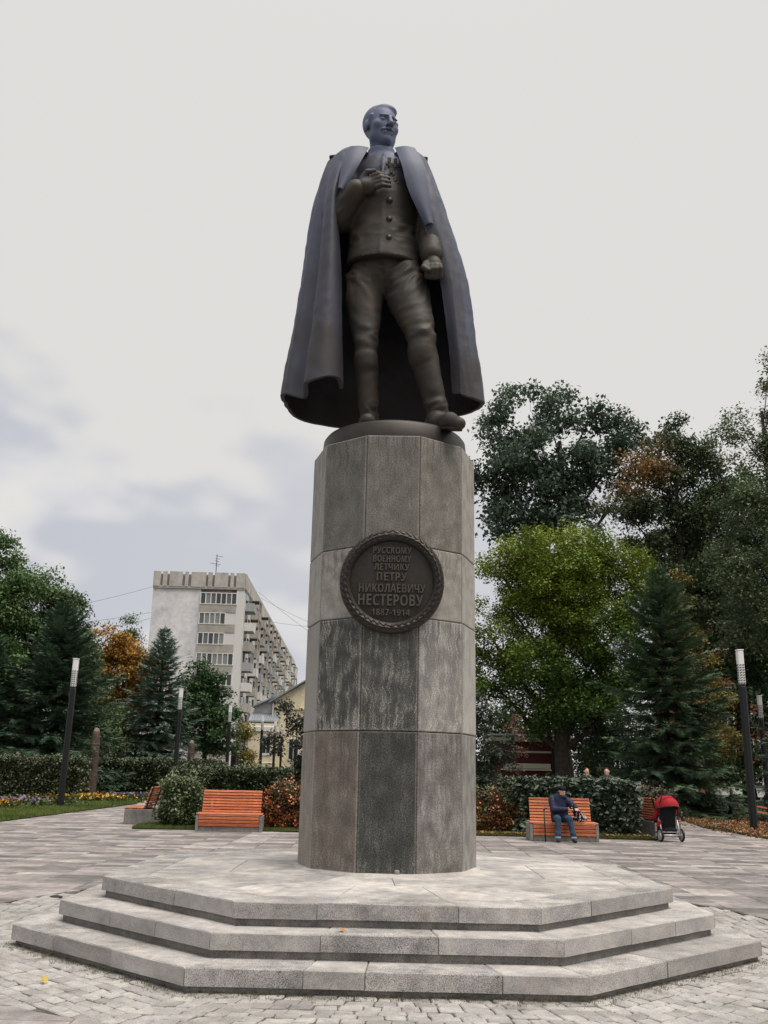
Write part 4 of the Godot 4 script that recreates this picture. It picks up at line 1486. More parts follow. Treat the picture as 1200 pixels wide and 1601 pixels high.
# ---------------------------------------------------------------- buildings
func apartment_block() -> void:
	var t := thing("apartment_block", "nine storey pale grey concrete apartment block with balconies down its long side", "building", Vector3(-19.05, 0, -110), 0.0302)
	# own axes: x from -12 (left) to 0 (near right corner), z from 0 back to -104
	var wall := stone_mat(Color(0.82, 0.81, 0.835), M.plaster, 9.0, 0.9)
	var side_wall := stone_mat(Color(0.80, 0.785, 0.76), M.plaster, 5.0, 0.9)
	var beige := stone_mat(Color(0.46, 0.43, 0.39), M.plaster, 4.0, 0.9)
	var trim := mat(Color(0.66, 0.65, 0.63), 0.8)
	var st := begin()
	bx(st, Vector3(-8.85, 12.2, -52), Vector3(6.3, 24.4, 103.8))
	bx(st, Vector3(-3.2, 12.2, -52.35), Vector3(5.0, 24.4, 103.0))
	part("wall", done(st), wall, t)
	part("corner_pier", box_mesh(Vector3(0.95, 24.4, 0.9), 0.0, Vector3(-0.475, 12.2, -0.45)), trim, t)
	st = begin()
	bx(st, Vector3(-0.35, 12.2, -52.4), Vector3(0.7, 24.4, 102.6))
	part("side_wall", done(st), side_wall, t)
	part("roof", box_mesh(Vector3(12.1, 0.35, 104.1), 0.0, Vector3(-5.98, 24.58, -51.95)), beige, t)
	# parapet panels with dark notches between
	var para := stone_mat(Color(0.55, 0.53, 0.50), M.plaster, 5.0, 0.9)
	part("parapet_core", box_mesh(Vector3(11.7, 1.7, 103.6), 0.0, Vector3(-6.0, 25.5, -52)), mat(Color(0.27, 0.26, 0.24), 0.9), t)
	for q in [[0.0, 0.94], [1.24, 1.8], [2.13, 3.83], [4.16, 4.6], [4.98, 6.92], [7.2, 7.75], [8.07, 9.85], [10.15, 10.6], [10.93, 12.05]]:
		part("parapet_panel", box_mesh(Vector3(q[1] - q[0], 2.05, 0.3), 0.03, Vector3(-12.05 + (q[0] + q[1]) * 0.5, 25.65, 0.0)), para, t)
	var z := -0.4
	var pw := box_mesh(Vector3(0.3, 2.05, 1.75), 0.03)
	var pn := box_mesh(Vector3(0.3, 2.05, 0.5), 0.03)
	var k := 0
	while z > -102.0:
		var w := 1.75 if k % 2 == 0 else 0.5
		part("parapet_panel", pw if k % 2 == 0 else pn, para, t, Vector3(0.02, 25.65, z - w * 0.5))
		z -= w + 0.34
		k += 1
	# end windows: a band on each floor
	var fr := mat(Color(0.70, 0.70, 0.69), 0.5)
	var panes := [M.glass_dark, mat(Color(0.10, 0.105, 0.11), 0.1, 0.0, 0.6), mat(Color(0.22, 0.22, 0.21), 0.2, 0.0, 0.6)]
	var r := RandomNumberGenerator.new()
	r.seed = 91
	for f in 9:
		var y := 23.15 - f * 2.64
		var full := f in [0, 3, 4]
		var n := 7 if full else 5
		var wd := 4.75 if full else 3.4
		var x0 := -5.65
		var ws := begin()
		bx(ws, Vector3(x0 + wd / 2, y + 0.74, 0.06), Vector3(wd, 0.1, 0.16))
		bx(ws, Vector3(x0 + wd / 2, y - 0.74, 0.08), Vector3(wd + 0.1, 0.1, 0.22))
		for i in n + 1: bx(ws, Vector3(x0 + wd * i / n, y, 0.06), Vector3(0.12, 1.46, 0.15))
		var win := part("window", done(ws), fr, t)
		var pm := box_mesh(Vector3(wd / n - 0.13, 1.36, 0.05))
		for i in n:
			part("pane", pm, panes[r.randi() % 3], win, Vector3(x0 + wd * (i + 0.5) / n, y, -0.0))
		if not full:
			part("wall_panel", box_mesh(Vector3(1.28, 1.5, 0.2), 0.0, Vector3(-1.6, y, -0.02)), trim, t)
		part("spandrel", box_mesh(Vector3(4.72, 1.06, 0.24), 0.02, Vector3(-3.3, y - 1.33, 0.02)), beige, t)
	# long side: stacks of balconies and windows between them
	var bal := []
	for kd in 3:
		var bs := begin()
		bx(bs, Vector3(0.6, 0, 0), Vector3(1.2, 0.14, 3.0))
		bx(bs, Vector3(1.16, 0.55, 0), Vector3(0.07, 0.95, 3.0))
		bx(bs, Vector3(0.6, 0.55, 1.47), Vector3(1.1, 0.95, 0.06))
		bx(bs, Vector3(0.6, 0.55, -1.47), Vector3(1.1, 0.95, 0.06))
		if kd > 0:
			for zz in [-1.45, -0.5, 0.5, 1.45]: bx(bs, Vector3(1.14, 1.75, zz), Vector3(0.07, 1.5, 0.07))
			bx(bs, Vector3(1.14, 2.5, 0), Vector3(0.07, 0.1, 3.0))
			bx(bs, Vector3(0.6, 2.56, 0), Vector3(1.2, 0.06, 3.0))
		bal.append(done(bs))
	var bmats := [beige, trim, stone_mat(Color(0.50, 0.47, 0.43), M.plaster, 3.0, 0.9), mat(Color(0.34, 0.36, 0.37), 0.7)]
	var glz := box_mesh(Vector3(0.04, 1.4, 2.86))
	var sidewin := box_mesh(Vector3(0.1, 1.5, 1.7))
	for c in 14:
		for f in 9:
			var y := 22.0 - f * 2.64
			var zc := -3.6 - c * 7.2 + (0.3 if c % 2 else 0.0)
			var kd := r.randi() % 3
			var b := part("balcony", bal[kd], bmats[r.randi() % 4], t, Vector3(0.0, y, zc))
			part("pane", glz, panes[r.randi() % 2], b, Vector3(1.1 if kd > 0 else 0.03, 1.73, 0))
			var wn := part("window", sidewin, M.glass_dark, t, Vector3(0.01, y + 1.4, zc - 3.4))
			part("frame", box_mesh(Vector3(0.14, 0.1, 1.9)), fr, wn, Vector3(0.02, -0.78, 0))
	# aerials
	st = begin()
	tube(st, [Vector3(0, 0, 0), Vector3(0, 3.3, 0)], [0.06, 0.04], 5)
	for q in [[3.1, 0.9, 0.3], [2.75, 0.5, 0.1], [2.4, 0.5, 0.1], [2.05, 1.3, -0.15], [1.8, 0.5, 0.1]]:
		tube(st, [Vector3(-q[1] * 0.5 + q[2], q[0], 0.2), Vector3(q[1] * 0.5 + q[2], q[0] - 0.1, -0.2)], [0.03, 0.03], 4)
	single("tv_antenna", done(st), M.black, "thin television mast with crossbars on the apartment block roof", "antenna", Vector3(-23.35, 26.3, -112))

func yellow_house() -> void:
	var t := thing("yellow_house", "cream yellow gabled house with grey lean-to and ribbed porch roof beside the pedestal", "house", Vector3(0, 0, -85))
	var cream := stone_mat(Color(0.84, 0.75, 0.55), M.plaster, 4.0, 0.9)
	var pale := stone_mat(Color(0.80, 0.72, 0.54), M.plaster, 4.0, 0.9)
	var grey := stone_mat(Color(0.54, 0.53, 0.52), M.plaster, 3.0, 0.9)
	var white := mat(Color(0.70, 0.69, 0.66), 0.7)
	var metal := mat(Color(0.26, 0.29, 0.33), 0.5, 0.4)
	var st := begin()
	var x0 := -11.35
	var x1 := -1.6
	var xm := (x0 + x1) * 0.5
	var f := [Vector3(x0, 0, 0), Vector3(x1, 0, 0), Vector3(x1, 8.4, 0), Vector3(xm, 11.3, 0), Vector3(x0, 8.4, 0)]
	var back := Vector3(0, 0, -16)
	for i in range(1, 4): tri(st, f[0], f[i], f[i + 1], Vector3.BACK)
	for i in range(1, 4): tri(st, f[0] + back, f[i] + back, f[i + 1] + back, Vector3.FORWARD)
	quad(st, f[0], f[4], f[4] + back, f[0] + back, Vector3.LEFT)
	quad(st, f[1], f[2], f[2] + back, f[1] + back, Vector3.RIGHT)
	part("wall", done(st), cream, t)
	var sl := Vector3(x0 - 0.5, 8.4 - 0.3, 0)
	st = begin()
	for s in [0, 1]:
		var e := Vector3(x0 - 0.5, 8.1, 0) if s == 0 else Vector3(x1 + 0.5, 8.1, 0)
		var p := Vector3(xm, 11.42, 0)
		var d := Vector3(0, 0.16, 0)
		var fz := Vector3(0, 0, 0.45)
		var bz := Vector3(0, 0, -16.3)
		quad(st, e + d + fz, p + d + fz, p + d + bz, e + d + bz, Vector3.UP)
		quad(st, e + fz, p + fz, p + bz, e + bz, Vector3.DOWN)
		quad(st, e + fz, p + fz, p + d + fz, e + d + fz, Vector3.BACK)
		quad(st, e + fz, e + bz, e + bz + d, e + fz + d, e - p)
	part("roof", done(st), metal, t)
	st = begin()
	bx(st, Vector3(xm, 7.6, 0.05), Vector3(x1 - x0, 0.18, 0.2))
	part("cornice", done(st), pale, t)
	# lean-to and porch
	st = begin()
	var q := [Vector3(-13.55, 0, -0.4), Vector3(x0, 0, -0.4), Vector3(x0, 8.62, -0.4), Vector3(-13.35, 7.7, -0.4), Vector3(-13.55, 7.0, -0.4)]
	for i in range(1, 4): tri(st, q[0], q[i], q[i + 1], Vector3.BACK)
	quad(st, q[0], q[4], q[4] + back * 0.6, q[0] + back * 0.6, Vector3.LEFT)
	part("lean_to", done(st), grey, t)
	part("lean_to_roof", (func() -> ArrayMesh:
		var s := begin()
		bx(s, Vector3(-12.4, 8.24, -4), Vector3(2.6, 0.12, 8.2), 0.0, Basis(Vector3.BACK, 0.43))
		return done(s)).call(), metal, t)
	st = begin()
	bx(st, Vector3(-12.25, 3.0, 0.6), Vector3(2.6, 6.0, 2.0))
	part("porch", done(st), cream, t)
	part("cornice", box_mesh(Vector3(2.9, 0.5, 2.2), 0.03, Vector3(-12.2, 5.45, 0.65)), white, t)
	for k in 12:
		var s2 := begin()
		bx(s2, Vector3(0, 0, 0), Vector3(0.2, 0.07, 2.2), 0.015, Basis(Vector3.RIGHT, 0.42))
		part("roof_rib", done(s2), metal, t, Vector3(-13.5 + k * 0.235, 6.68, 0.55))
	part("porch_roof", (func() -> ArrayMesh:
		var s := begin()
		bx(s, Vector3(-12.2, 6.6, 0.55), Vector3(2.95, 0.08, 2.3), 0.0, Basis(Vector3.RIGHT, 0.42))
		return done(s)).call(), mat(Color(0.33, 0.36, 0.40), 0.5, 0.4), t)
	var wf := begin()
	bx(wf, Vector3(0, 0, 0), Vector3(0.9, 2.0, 0.1), 0.02)
	var w := part("window", done(wf), white, t, Vector3(-11.75, 3.9, 1.62))
	part("pane", box_mesh(Vector3(0.34, 1.5, 0.06)), M.glass_dark, w, Vector3(-0.2, 0, 0.03))
	part("pane", box_mesh(Vector3(0.34, 1.5, 0.06)), M.glass_dark, w, Vector3(0.2, 0, 0.03))
	for y in [0.9, 1.55, 2.2]: part("band", box_mesh(Vector3(2.7, 0.12, 2.1), 0.02, Vector3(-12.25, y, 0.6)), pale, t)
	for k in 3:
		var w2 := part("window", box_mesh(Vector3(1.1, 2.2, 0.12), 0.02), white, t, Vector3(-9.2 + k * 2.6, 3.6, 0.05))
		part("pane", box_mesh(Vector3(0.42, 1.9, 0.06)), M.glass_dark, w2, Vector3(-0.24, 0, 0.05))
		part("pane", box_mesh(Vector3(0.42, 1.9, 0.06)), M.glass_dark, w2, Vector3(0.24, 0, 0.05))
	part("downpipe", box_mesh(Vector3(0.12, 8.2, 0.12), 0.03, Vector3(x0 - 0.1, 4.1, 0.12)), white, t)

func small_buildings() -> void:
	# white building glimpsed beneath the spruces on the left
	var white := stone_mat(Color(0.80, 0.77, 0.71), M.plaster, 4.0, 0.9)
	var dark := mat(Color(0.07, 0.05, 0.045), 0.8)
	var t := thing("white_pavilion", "small cream building with a dark doorway glimpsed under the spruces at left", "building", Vector3(-21.0, 0, -62))
	part("wall", box_mesh(Vector3(7.0, 3.6, 6.0), 0.0, Vector3(0, 1.8, -3)), white, t)
	part("cornice", box_mesh(Vector3(7.3, 0.25, 6.3), 0.03, Vector3(0, 3.25, -3)), mat(Color(0.66, 0.64, 0.6), 0.8), t)
	part("roof", box_mesh(Vector3(7.6, 0.3, 6.6), 0.03, Vector3(0, 3.75, -3)), stone_mat(Color(0.35, 0.33, 0.30), M.plaster, 3.0), t)
	var d := part("doorway", box_mesh(Vector3(1.9, 2.4, 0.1), 0.0, Vector3(0.4, 1.2, 0.0)), dark, t)
	part("frame", box_mesh(Vector3(2.3, 0.2, 0.2), 0.02, Vector3(0.4, 2.5, 0.05)), mat(Color(0.7, 0.68, 0.65), 0.7), d)
	for s in [-1, 1]: part("frame", box_mesh(Vector3(0.2, 2.4, 0.2), 0.02, Vector3(0.4 + s * 1.05, 1.2, 0.05)), mat(Color(0.7, 0.68, 0.65), 0.7), d)
	for y in [0.6, 1.2, 1.8]: part("band", box_mesh(Vector3(7.04, 0.05, 0.06), 0.0, Vector3(0, y, 0.02)), mat(Color(0.45, 0.42, 0.38), 0.8), t)
	# dark red kiosk
	t = thing("kiosk", "dark red kiosk with cream stripes behind the right hedge", "kiosk", Vector3(7.35, 0, -40))
	var red := stone_mat(Color(0.115, 0.028, 0.028), M.plaster, 2.0, 0.7)
	var cream := mat(Color(0.55, 0.53, 0.42), 0.7)
	part("wall", box_mesh(Vector3(3.0, 3.3, 3.0), 0.02, Vector3(0, 1.65, -1.5)), red, t)
	part("stripe", box_mesh(Vector3(3.04, 0.10, 0.06), 0.0, Vector3(0, 2.78, 0.02)), cream, t)
	part("sill_board", box_mesh(Vector3(2.5, 0.26, 0.14), 0.02, Vector3(0.15, 2.05, 0.06)), cream, t)
	part("sill_board", box_mesh(Vector3(2.7, 0.07, 0.2), 0.01, Vector3(0.1, 1.86, 0.08)), cream, t)
	part("roof", box_mesh(Vector3(3.5, 0.22, 3.5), 0.03, Vector3(0, 3.42, -1.5)), cream, t)
	part("roof_edge", box_mesh(Vector3(3.7, 0.1, 3.7), 0.02, Vector3(0, 3.62, -1.5)), mat(Color(0.28, 0.30, 0.28), 0.7), t)
	part("corner_post", box_mesh(Vector3(0.16, 3.3, 0.16), 0.02, Vector3(1.56, 1.65, 0.06)), M.black, t)
	part("side_panel", box_mesh(Vector3(0.5, 1.2, 0.1), 0.01, Vector3(-1.8, 1.0, -0.1)), cream, t)
	# tall brick house glimpsed through the trees at right
	t = thing("brick_building", "tall salmon red brick building glimpsed between the trees at right", "building", Vector3(37.0, 0, -96))
	var brick := stone_mat(Color(0.40, 0.16, 0.105), M.speck2, 2.0, 0.9)
	part("wall", box_mesh(Vector3(9.0, 27.0, 12.0), 0.0, Vector3(1.5, 13.5, -6)), brick, t)
	part("roof", box_mesh(Vector3(9.6, 0.5, 12.6), 0.0, Vector3(1.5, 27.2, -6)), mat(Color(0.3, 0.28, 0.26), 0.8), t)
	var fr := mat(Color(0.65, 0.64, 0.62), 0.6)
	for f in 9:
		for c in 3:
			var w := part("window", box_mesh(Vector3(1.5, 1.6, 0.1)), fr, t, Vector3(-1.2 + c * 2.7, 2.2 + f * 2.9, 0.03))
			part("pane", box_mesh(Vector3(0.6, 1.4, 0.06)), M.glass_dark, w, Vector3(-0.35, 0, 0.04))
			part("pane", box_mesh(Vector3(0.6, 1.4, 0.06)), M.glass_dark, w, Vector3(0.35, 0, 0.04))

func wires() -> void:
	var spec := [
		[Vector3(-52, 16.5, -96), Vector3(-31.1, 24.7, -110.3), "upper overhead wire running left from the apartment block's corner"],
		[Vector3(-52, 16.3, -97), Vector3(-31.1, 21.3, -110.6), "overhead wire meeting the block's left edge two storeys below its parapet"],
		[Vector3(-52, 13.3, -97), Vector3(-31.1, 20.6, -110.9), "lowest overhead wire slanting up to the block's left edge"],
		[Vector3(-19.6, 27.4, -127), Vector3(-4, 17.2, -131), "upper overhead wire running right from the block's parapet to behind the pedestal"],
		[Vector3(-19.8, 27.2, -131), Vector3(-4, 20.5, -128), "overhead wire crossing over the long side's parapet towards the pedestal"],
		[Vector3(-19.5, 22.6, -122), Vector3(-4, 22.4, -128), "level overhead wire right of the block's long side"]]
	var wire_m := mat(Color(0.10, 0.10, 0.11), 0.7)
	for s in spec:
		var pts := []
		var rad := []
		for k in 13:
			var f := k / 12.0
			pts.append(s[0].lerp(s[1], f) - Vector3(0, 4.0 * f * (1.0 - f) * 0.55, 0))
			rad.append(0.02)
		var st := begin()
		tube(st, pts, rad, 4)
		single("overhead_wire", done(st), wire_m, s[2], "wire", Vector3.ZERO, "wires strung from the apartment block")

# ---------------------------------------------------------------- trees, hedges, bushes
func leaf_clump(n: int, rad: float, size: float, sd: int, long := 1.5) -> ArrayMesh:
	var r := RandomNumberGenerator.new()
	r.seed = sd
	var st := begin()
	for i in n:
		var p := (Vector3(r.randfn(0, 1), r.randfn(0, 0.8), r.randfn(0, 1)) * 0.6).limit_length(1.05) * rad
		var d := Vector3(r.randf_range(-1, 1), r.randf_range(-0.7, 0.35), r.randf_range(-1, 1)).normalized()
		var s := d.cross(Vector3(r.randf_range(-0.7, 0.7), 1, r.randf_range(-0.7, 0.7))).normalized()
		var up := s.cross(d).normalized()
		if up.y < 0: up = -up
		var z := size * r.randf_range(0.7, 1.25)
		var tip := p + d * z * long * 0.5 - up * z * 0.12
		var tail := p - d * z * long * 0.5
		var a := p + s * z * 0.5 + up * z * 0.10
		var b := p - s * z * 0.5 + up * z * 0.10
		tri(st, tail, a, tip, up)
		tri(st, tail, tip, b, up)
	return done(st)

func spray_mesh(sd: int) -> ArrayMesh:
	# a flat drooping spruce branchlet, tip along +z
	var r := RandomNumberGenerator.new()
	r.seed = sd
	var st := begin()
	var nl := 8
	for i in nl:
		var f := float(i) / nl
		var c := Vector3(0, -0.10 * f * f, f * 0.60)
		var wd := 0.21 * (1.0 - f * 0.62)
		for s in [-1.0, 1.0]:
			var tip := c + Vector3(s * wd * r.randf_range(0.7, 1.25), r.randf_range(-0.06, 0.04), 0.13 + r.randf() * 0.07)
			tri(st, c - Vector3(0, 0, 0.036), c + Vector3(0, 0, 0.036), tip, Vector3.UP)
	tri(st, Vector3(-0.02, 0, 0), Vector3(0.02, 0, 0), Vector3(0, -0.11, 0.78), Vector3.UP)
	return done(st)

var leaf_big: Array = []
var leaf_mid: Array = []
var leaf_small: Array = []
var spray: Array = []

# lobes: [x, y, z, rx, ry, rz] in the world; pal: [dark, light]; each lobe is filled with leafy boughs on limbs from the trunk
func broadleaf(called: String, label: String, at: Vector3, trunk_r: float, fork_y: float, lobes: Array, per_m3: float, bough: float, clumps: int, meshes: Array, pal: Callable, sd: int, bark: Material, scale := 1.0, group := "") -> Node3D:
	var t := thing(called, label, "tree", at, 0.0, group)
	var r := RandomNumberGenerator.new()
	r.seed = sd
	var st := smooth_begin()
	var topy := fork_y
	for l in lobes: topy = maxf(topy, l[1])
	var mean := Vector3.ZERO
	for l in lobes: mean += Vector3(l[0], l[1], l[2]) / lobes.size()
	mean -= at
	# trunk rises and leans into the crown
	var tp := []
	var tr := []
	for k in 9:
		var f := k / 8.0
		var y := f * topy * 0.92
		var p := Vector3(mean.x * f * f, y, mean.z * f * f) + Vector3(r.randfn(0, 0.12), 0, r.randfn(0, 0.12)) * (1.0 if k > 0 else 0.0) * minf(1.0, trunk_r * 2.5)
		tp.append(p)
		tr.append(trunk_r * lerpf(1.25 if k == 0 else 1.0, 0.18, pow(f, 0.9)))
	tube(st, tp, tr, 9)
	var xf := []
	xf.resize(meshes.size())
	var col := []
	col.resize(meshes.size())
	for k in meshes.size():
		xf[k] = []
		col[k] = []
	for l in lobes:
		var vol: float = 4.19 * l[3] * l[4] * l[5]
		var n := maxi(4, int(vol * per_m3))
		var lc := Vector3(l[0], l[1], l[2]) - at
		# main limb of the lobe, leaving the trunk well below it
		var f0 := clampf((lc.y - 1.0 - (Vector2(lc.x, lc.z) - Vector2(mean.x, mean.z)).length() * 0.9) / (topy * 0.92), fork_y / (topy * 0.92) * 0.8, 0.93)
		var i0 := clampi(int(f0 * 8), 0, 7)
		var s0: Vector3 = tp[i0].lerp(tp[i0 + 1], f0 * 8 - i0)
		var lr := trunk_r * (1.0 - f0 * 0.8) * 0.42
		var m1 := s0.lerp(lc, 0.35) + Vector3(r.randfn(0, 0.1), -0.06 * (lc - s0).length(), r.randfn(0, 0.1))
		var m2 := s0.lerp(lc, 0.7) + Vector3(r.randfn(0, 0.12), 0.02, r.randfn(0, 0.12))
		tube(st, [s0, m1, m2, lc], [lr, lr * 0.75, lr * 0.5, lr * 0.3], 6, false)
		for b in n:
			var d := Vector3(r.randfn(0, 1), r.randfn(0, 1), r.randfn(0, 1)).normalized() * pow(r.randf(), 0.42)
			var c := lc + Vector3(d.x * l[3], d.y * l[4], d.z * l[5])
			if c.y < fork_y * 0.5: continue
			if b % 2 == 0:
				var from: Vector3 = m2 if r.randf() < 0.5 else lc
				if r.randf() < 0.3: from = m1
				var mid := from.lerp(c, 0.5) + Vector3(r.randfn(0, 0.12), r.randfn(-0.05, 0.1), r.randfn(0, 0.12)) * (c - from).length()
				tube(st, [from, mid, c, c + (c - mid).normalized() * bough * 0.7], [lr * 0.28, lr * 0.2, lr * 0.12, lr * 0.05], 4, false)
			var tone := r.randf()
			var bs := bough * r.randf_range(0.6, 1.3)
			for k in clumps:
				var e := Vector3(r.randfn(0, 0.55), r.randfn(0, 0.36), r.randfn(0, 0.55)) * bs
				if e.length() > bs: e = e.normalized() * bs * r.randf_range(0.3, 1.0)
				e.y += bs * 0.1 - 0.3 * (e.x * e.x + e.z * e.z) / bs
				var q := c + e
				var m := r.randi() % meshes.size()
				xf[m].append(Transform3D(Basis.from_euler(Vector3(r.randf_range(-0.5, 0.5), r.randf() * TAU, r.randf_range(-0.5, 0.5))).scaled(Vector3.ONE * r.randf_range(0.6, 1.2) * scale), q))
				col[m].append(pal.call(q + at, tone * 0.6 + r.randf() * 0.4, r))
	part("trunk", done(st), bark, t)
	massed("crown", meshes, M.leaf, xf, col, t)
	return t

func spruce(called: String, label: String, at: Vector3, height: float, rad: float, skirt: float, pal: Array, sd: int, dens := 1.0, group := "") -> Node3D:
	var t := thing(called, label, "tree", at, 0.0, group)
	var r := RandomNumberGenerator.new()
	r.seed = sd
	var st := smooth_begin()
	tube(st, [Vector3.ZERO, Vector3(0, height * 0.5, 0), Vector3(0, height, 0)], [height * 0.018, height * 0.011, 0.015], 7)
	var xf := [[], []]
	var col := [[], []]
	var y := skirt
	while y < height - 0.1:
		var f := (y - skirt) / (height - skirt)
		var rr := rad * pow(1.0 - f, 0.82) * (1.0 + 0.10 * sin(f * 17.0))
		if f < 0.08: rr *= 0.8 + f * 2.5
		var n := int((6.0 + 5.0 * (1.0 - f)) * dens) + 1
		var ph := r.randf() * TAU
		for b in n:
			var a := ph + TAU * b / n + r.randfn(0, 0.22)
			var L := rr * r.randf_range(0.55, 1.2) * (1.0 + 0.12 * sin(a * 2.0 + f * 9.0)) + 0.12
			var dir := Vector3(sin(a), 0, cos(a))
			var droop := lerpf(0.38, -0.55, smoothstep(0.15, 1.0, f))
			var pt := func(s: float) -> Vector3: return Vector3(0, y, 0) + dir * s * L + Vector3(0, -droop * s * L + 0.22 * s * s * s * L, 0)
			if L > 0.6: tube(st, [pt.call(0.0), pt.call(0.5), pt.call(0.95)], [0.035 + L * 0.008, 0.025, 0.01], 4, false)
			var tone := r.randf()
			var m := int(L / 0.19) + 2
			for k in m:
				var s := lerpf(0.18, 1.0, (k + r.randf()) / m)
				var p: Vector3 = pt.call(s)
				var tan: Vector3 = (pt.call(s + 0.05) - p).normalized()
				for side in [-1.0, 0.0, 1.0]:
					if side == 0.0 and s < 0.75: continue
					var ya: float = side * r.randf_range(0.55, 1.05)
					var dd := tan.rotated(Vector3.UP, ya)
					dd.y -= r.randf_range(0.05, 0.35)
					dd = dd.normalized()
					var bx_ := Vector3.UP.cross(dd).normalized()
					var bs := Basis(bx_, dd.cross(bx_), dd) * Basis(Vector3.BACK, r.randf_range(-0.35, 0.35))
					var sz := (0.72 + 0.55 * (1.0 - s)) * r.randf_range(0.75, 1.2) * clampf(0.45 + rr * 0.35, 0.5, 1.15)
					var q := r.randi() % 2
					xf[q].append(Transform3D(bs.scaled(Vector3.ONE * sz), p))
					var c: Color = pal[0].lerp(pal[1], clampf(tone * 0.5 + r.randf() * 0.35 + 0.25 * s, 0, 1))
					col[q].append(c)
		y += lerpf(0.54, 0.27, f)
	# leader
	for k in 5:
		var dd := Vector3(r.randfn(0, 0.25), 1, r.randfn(0, 0.25)).normalized()
		var bxx := dd.cross(Vector3.RIGHT).normalized()
		xf[0].append(Transform3D(Basis(bxx, dd.cross(bxx), dd).scaled(Vector3.ONE * 0.7), Vector3(0, height - 0.25 + k * 0.04, 0)))
		col[0].append(pal[1])
	part("trunk", done(st), M.bark, t)
	massed("crown", spray, M.needle, xf, col, t)
	return t

func grad(dark: Color, light: Color) -> Callable:
	return func(_p: Vector3, k: float, _r: RandomNumberGenerator) -> Color: return dark.lerp(light, k)

func lobe(z: float, list: Array, depth := 1.0) -> Array:
	var out := []
	for l in list: out.append([l[0], l[1], z, l[2], l[3], minf(l[2] * depth, 3.2)])
	return out

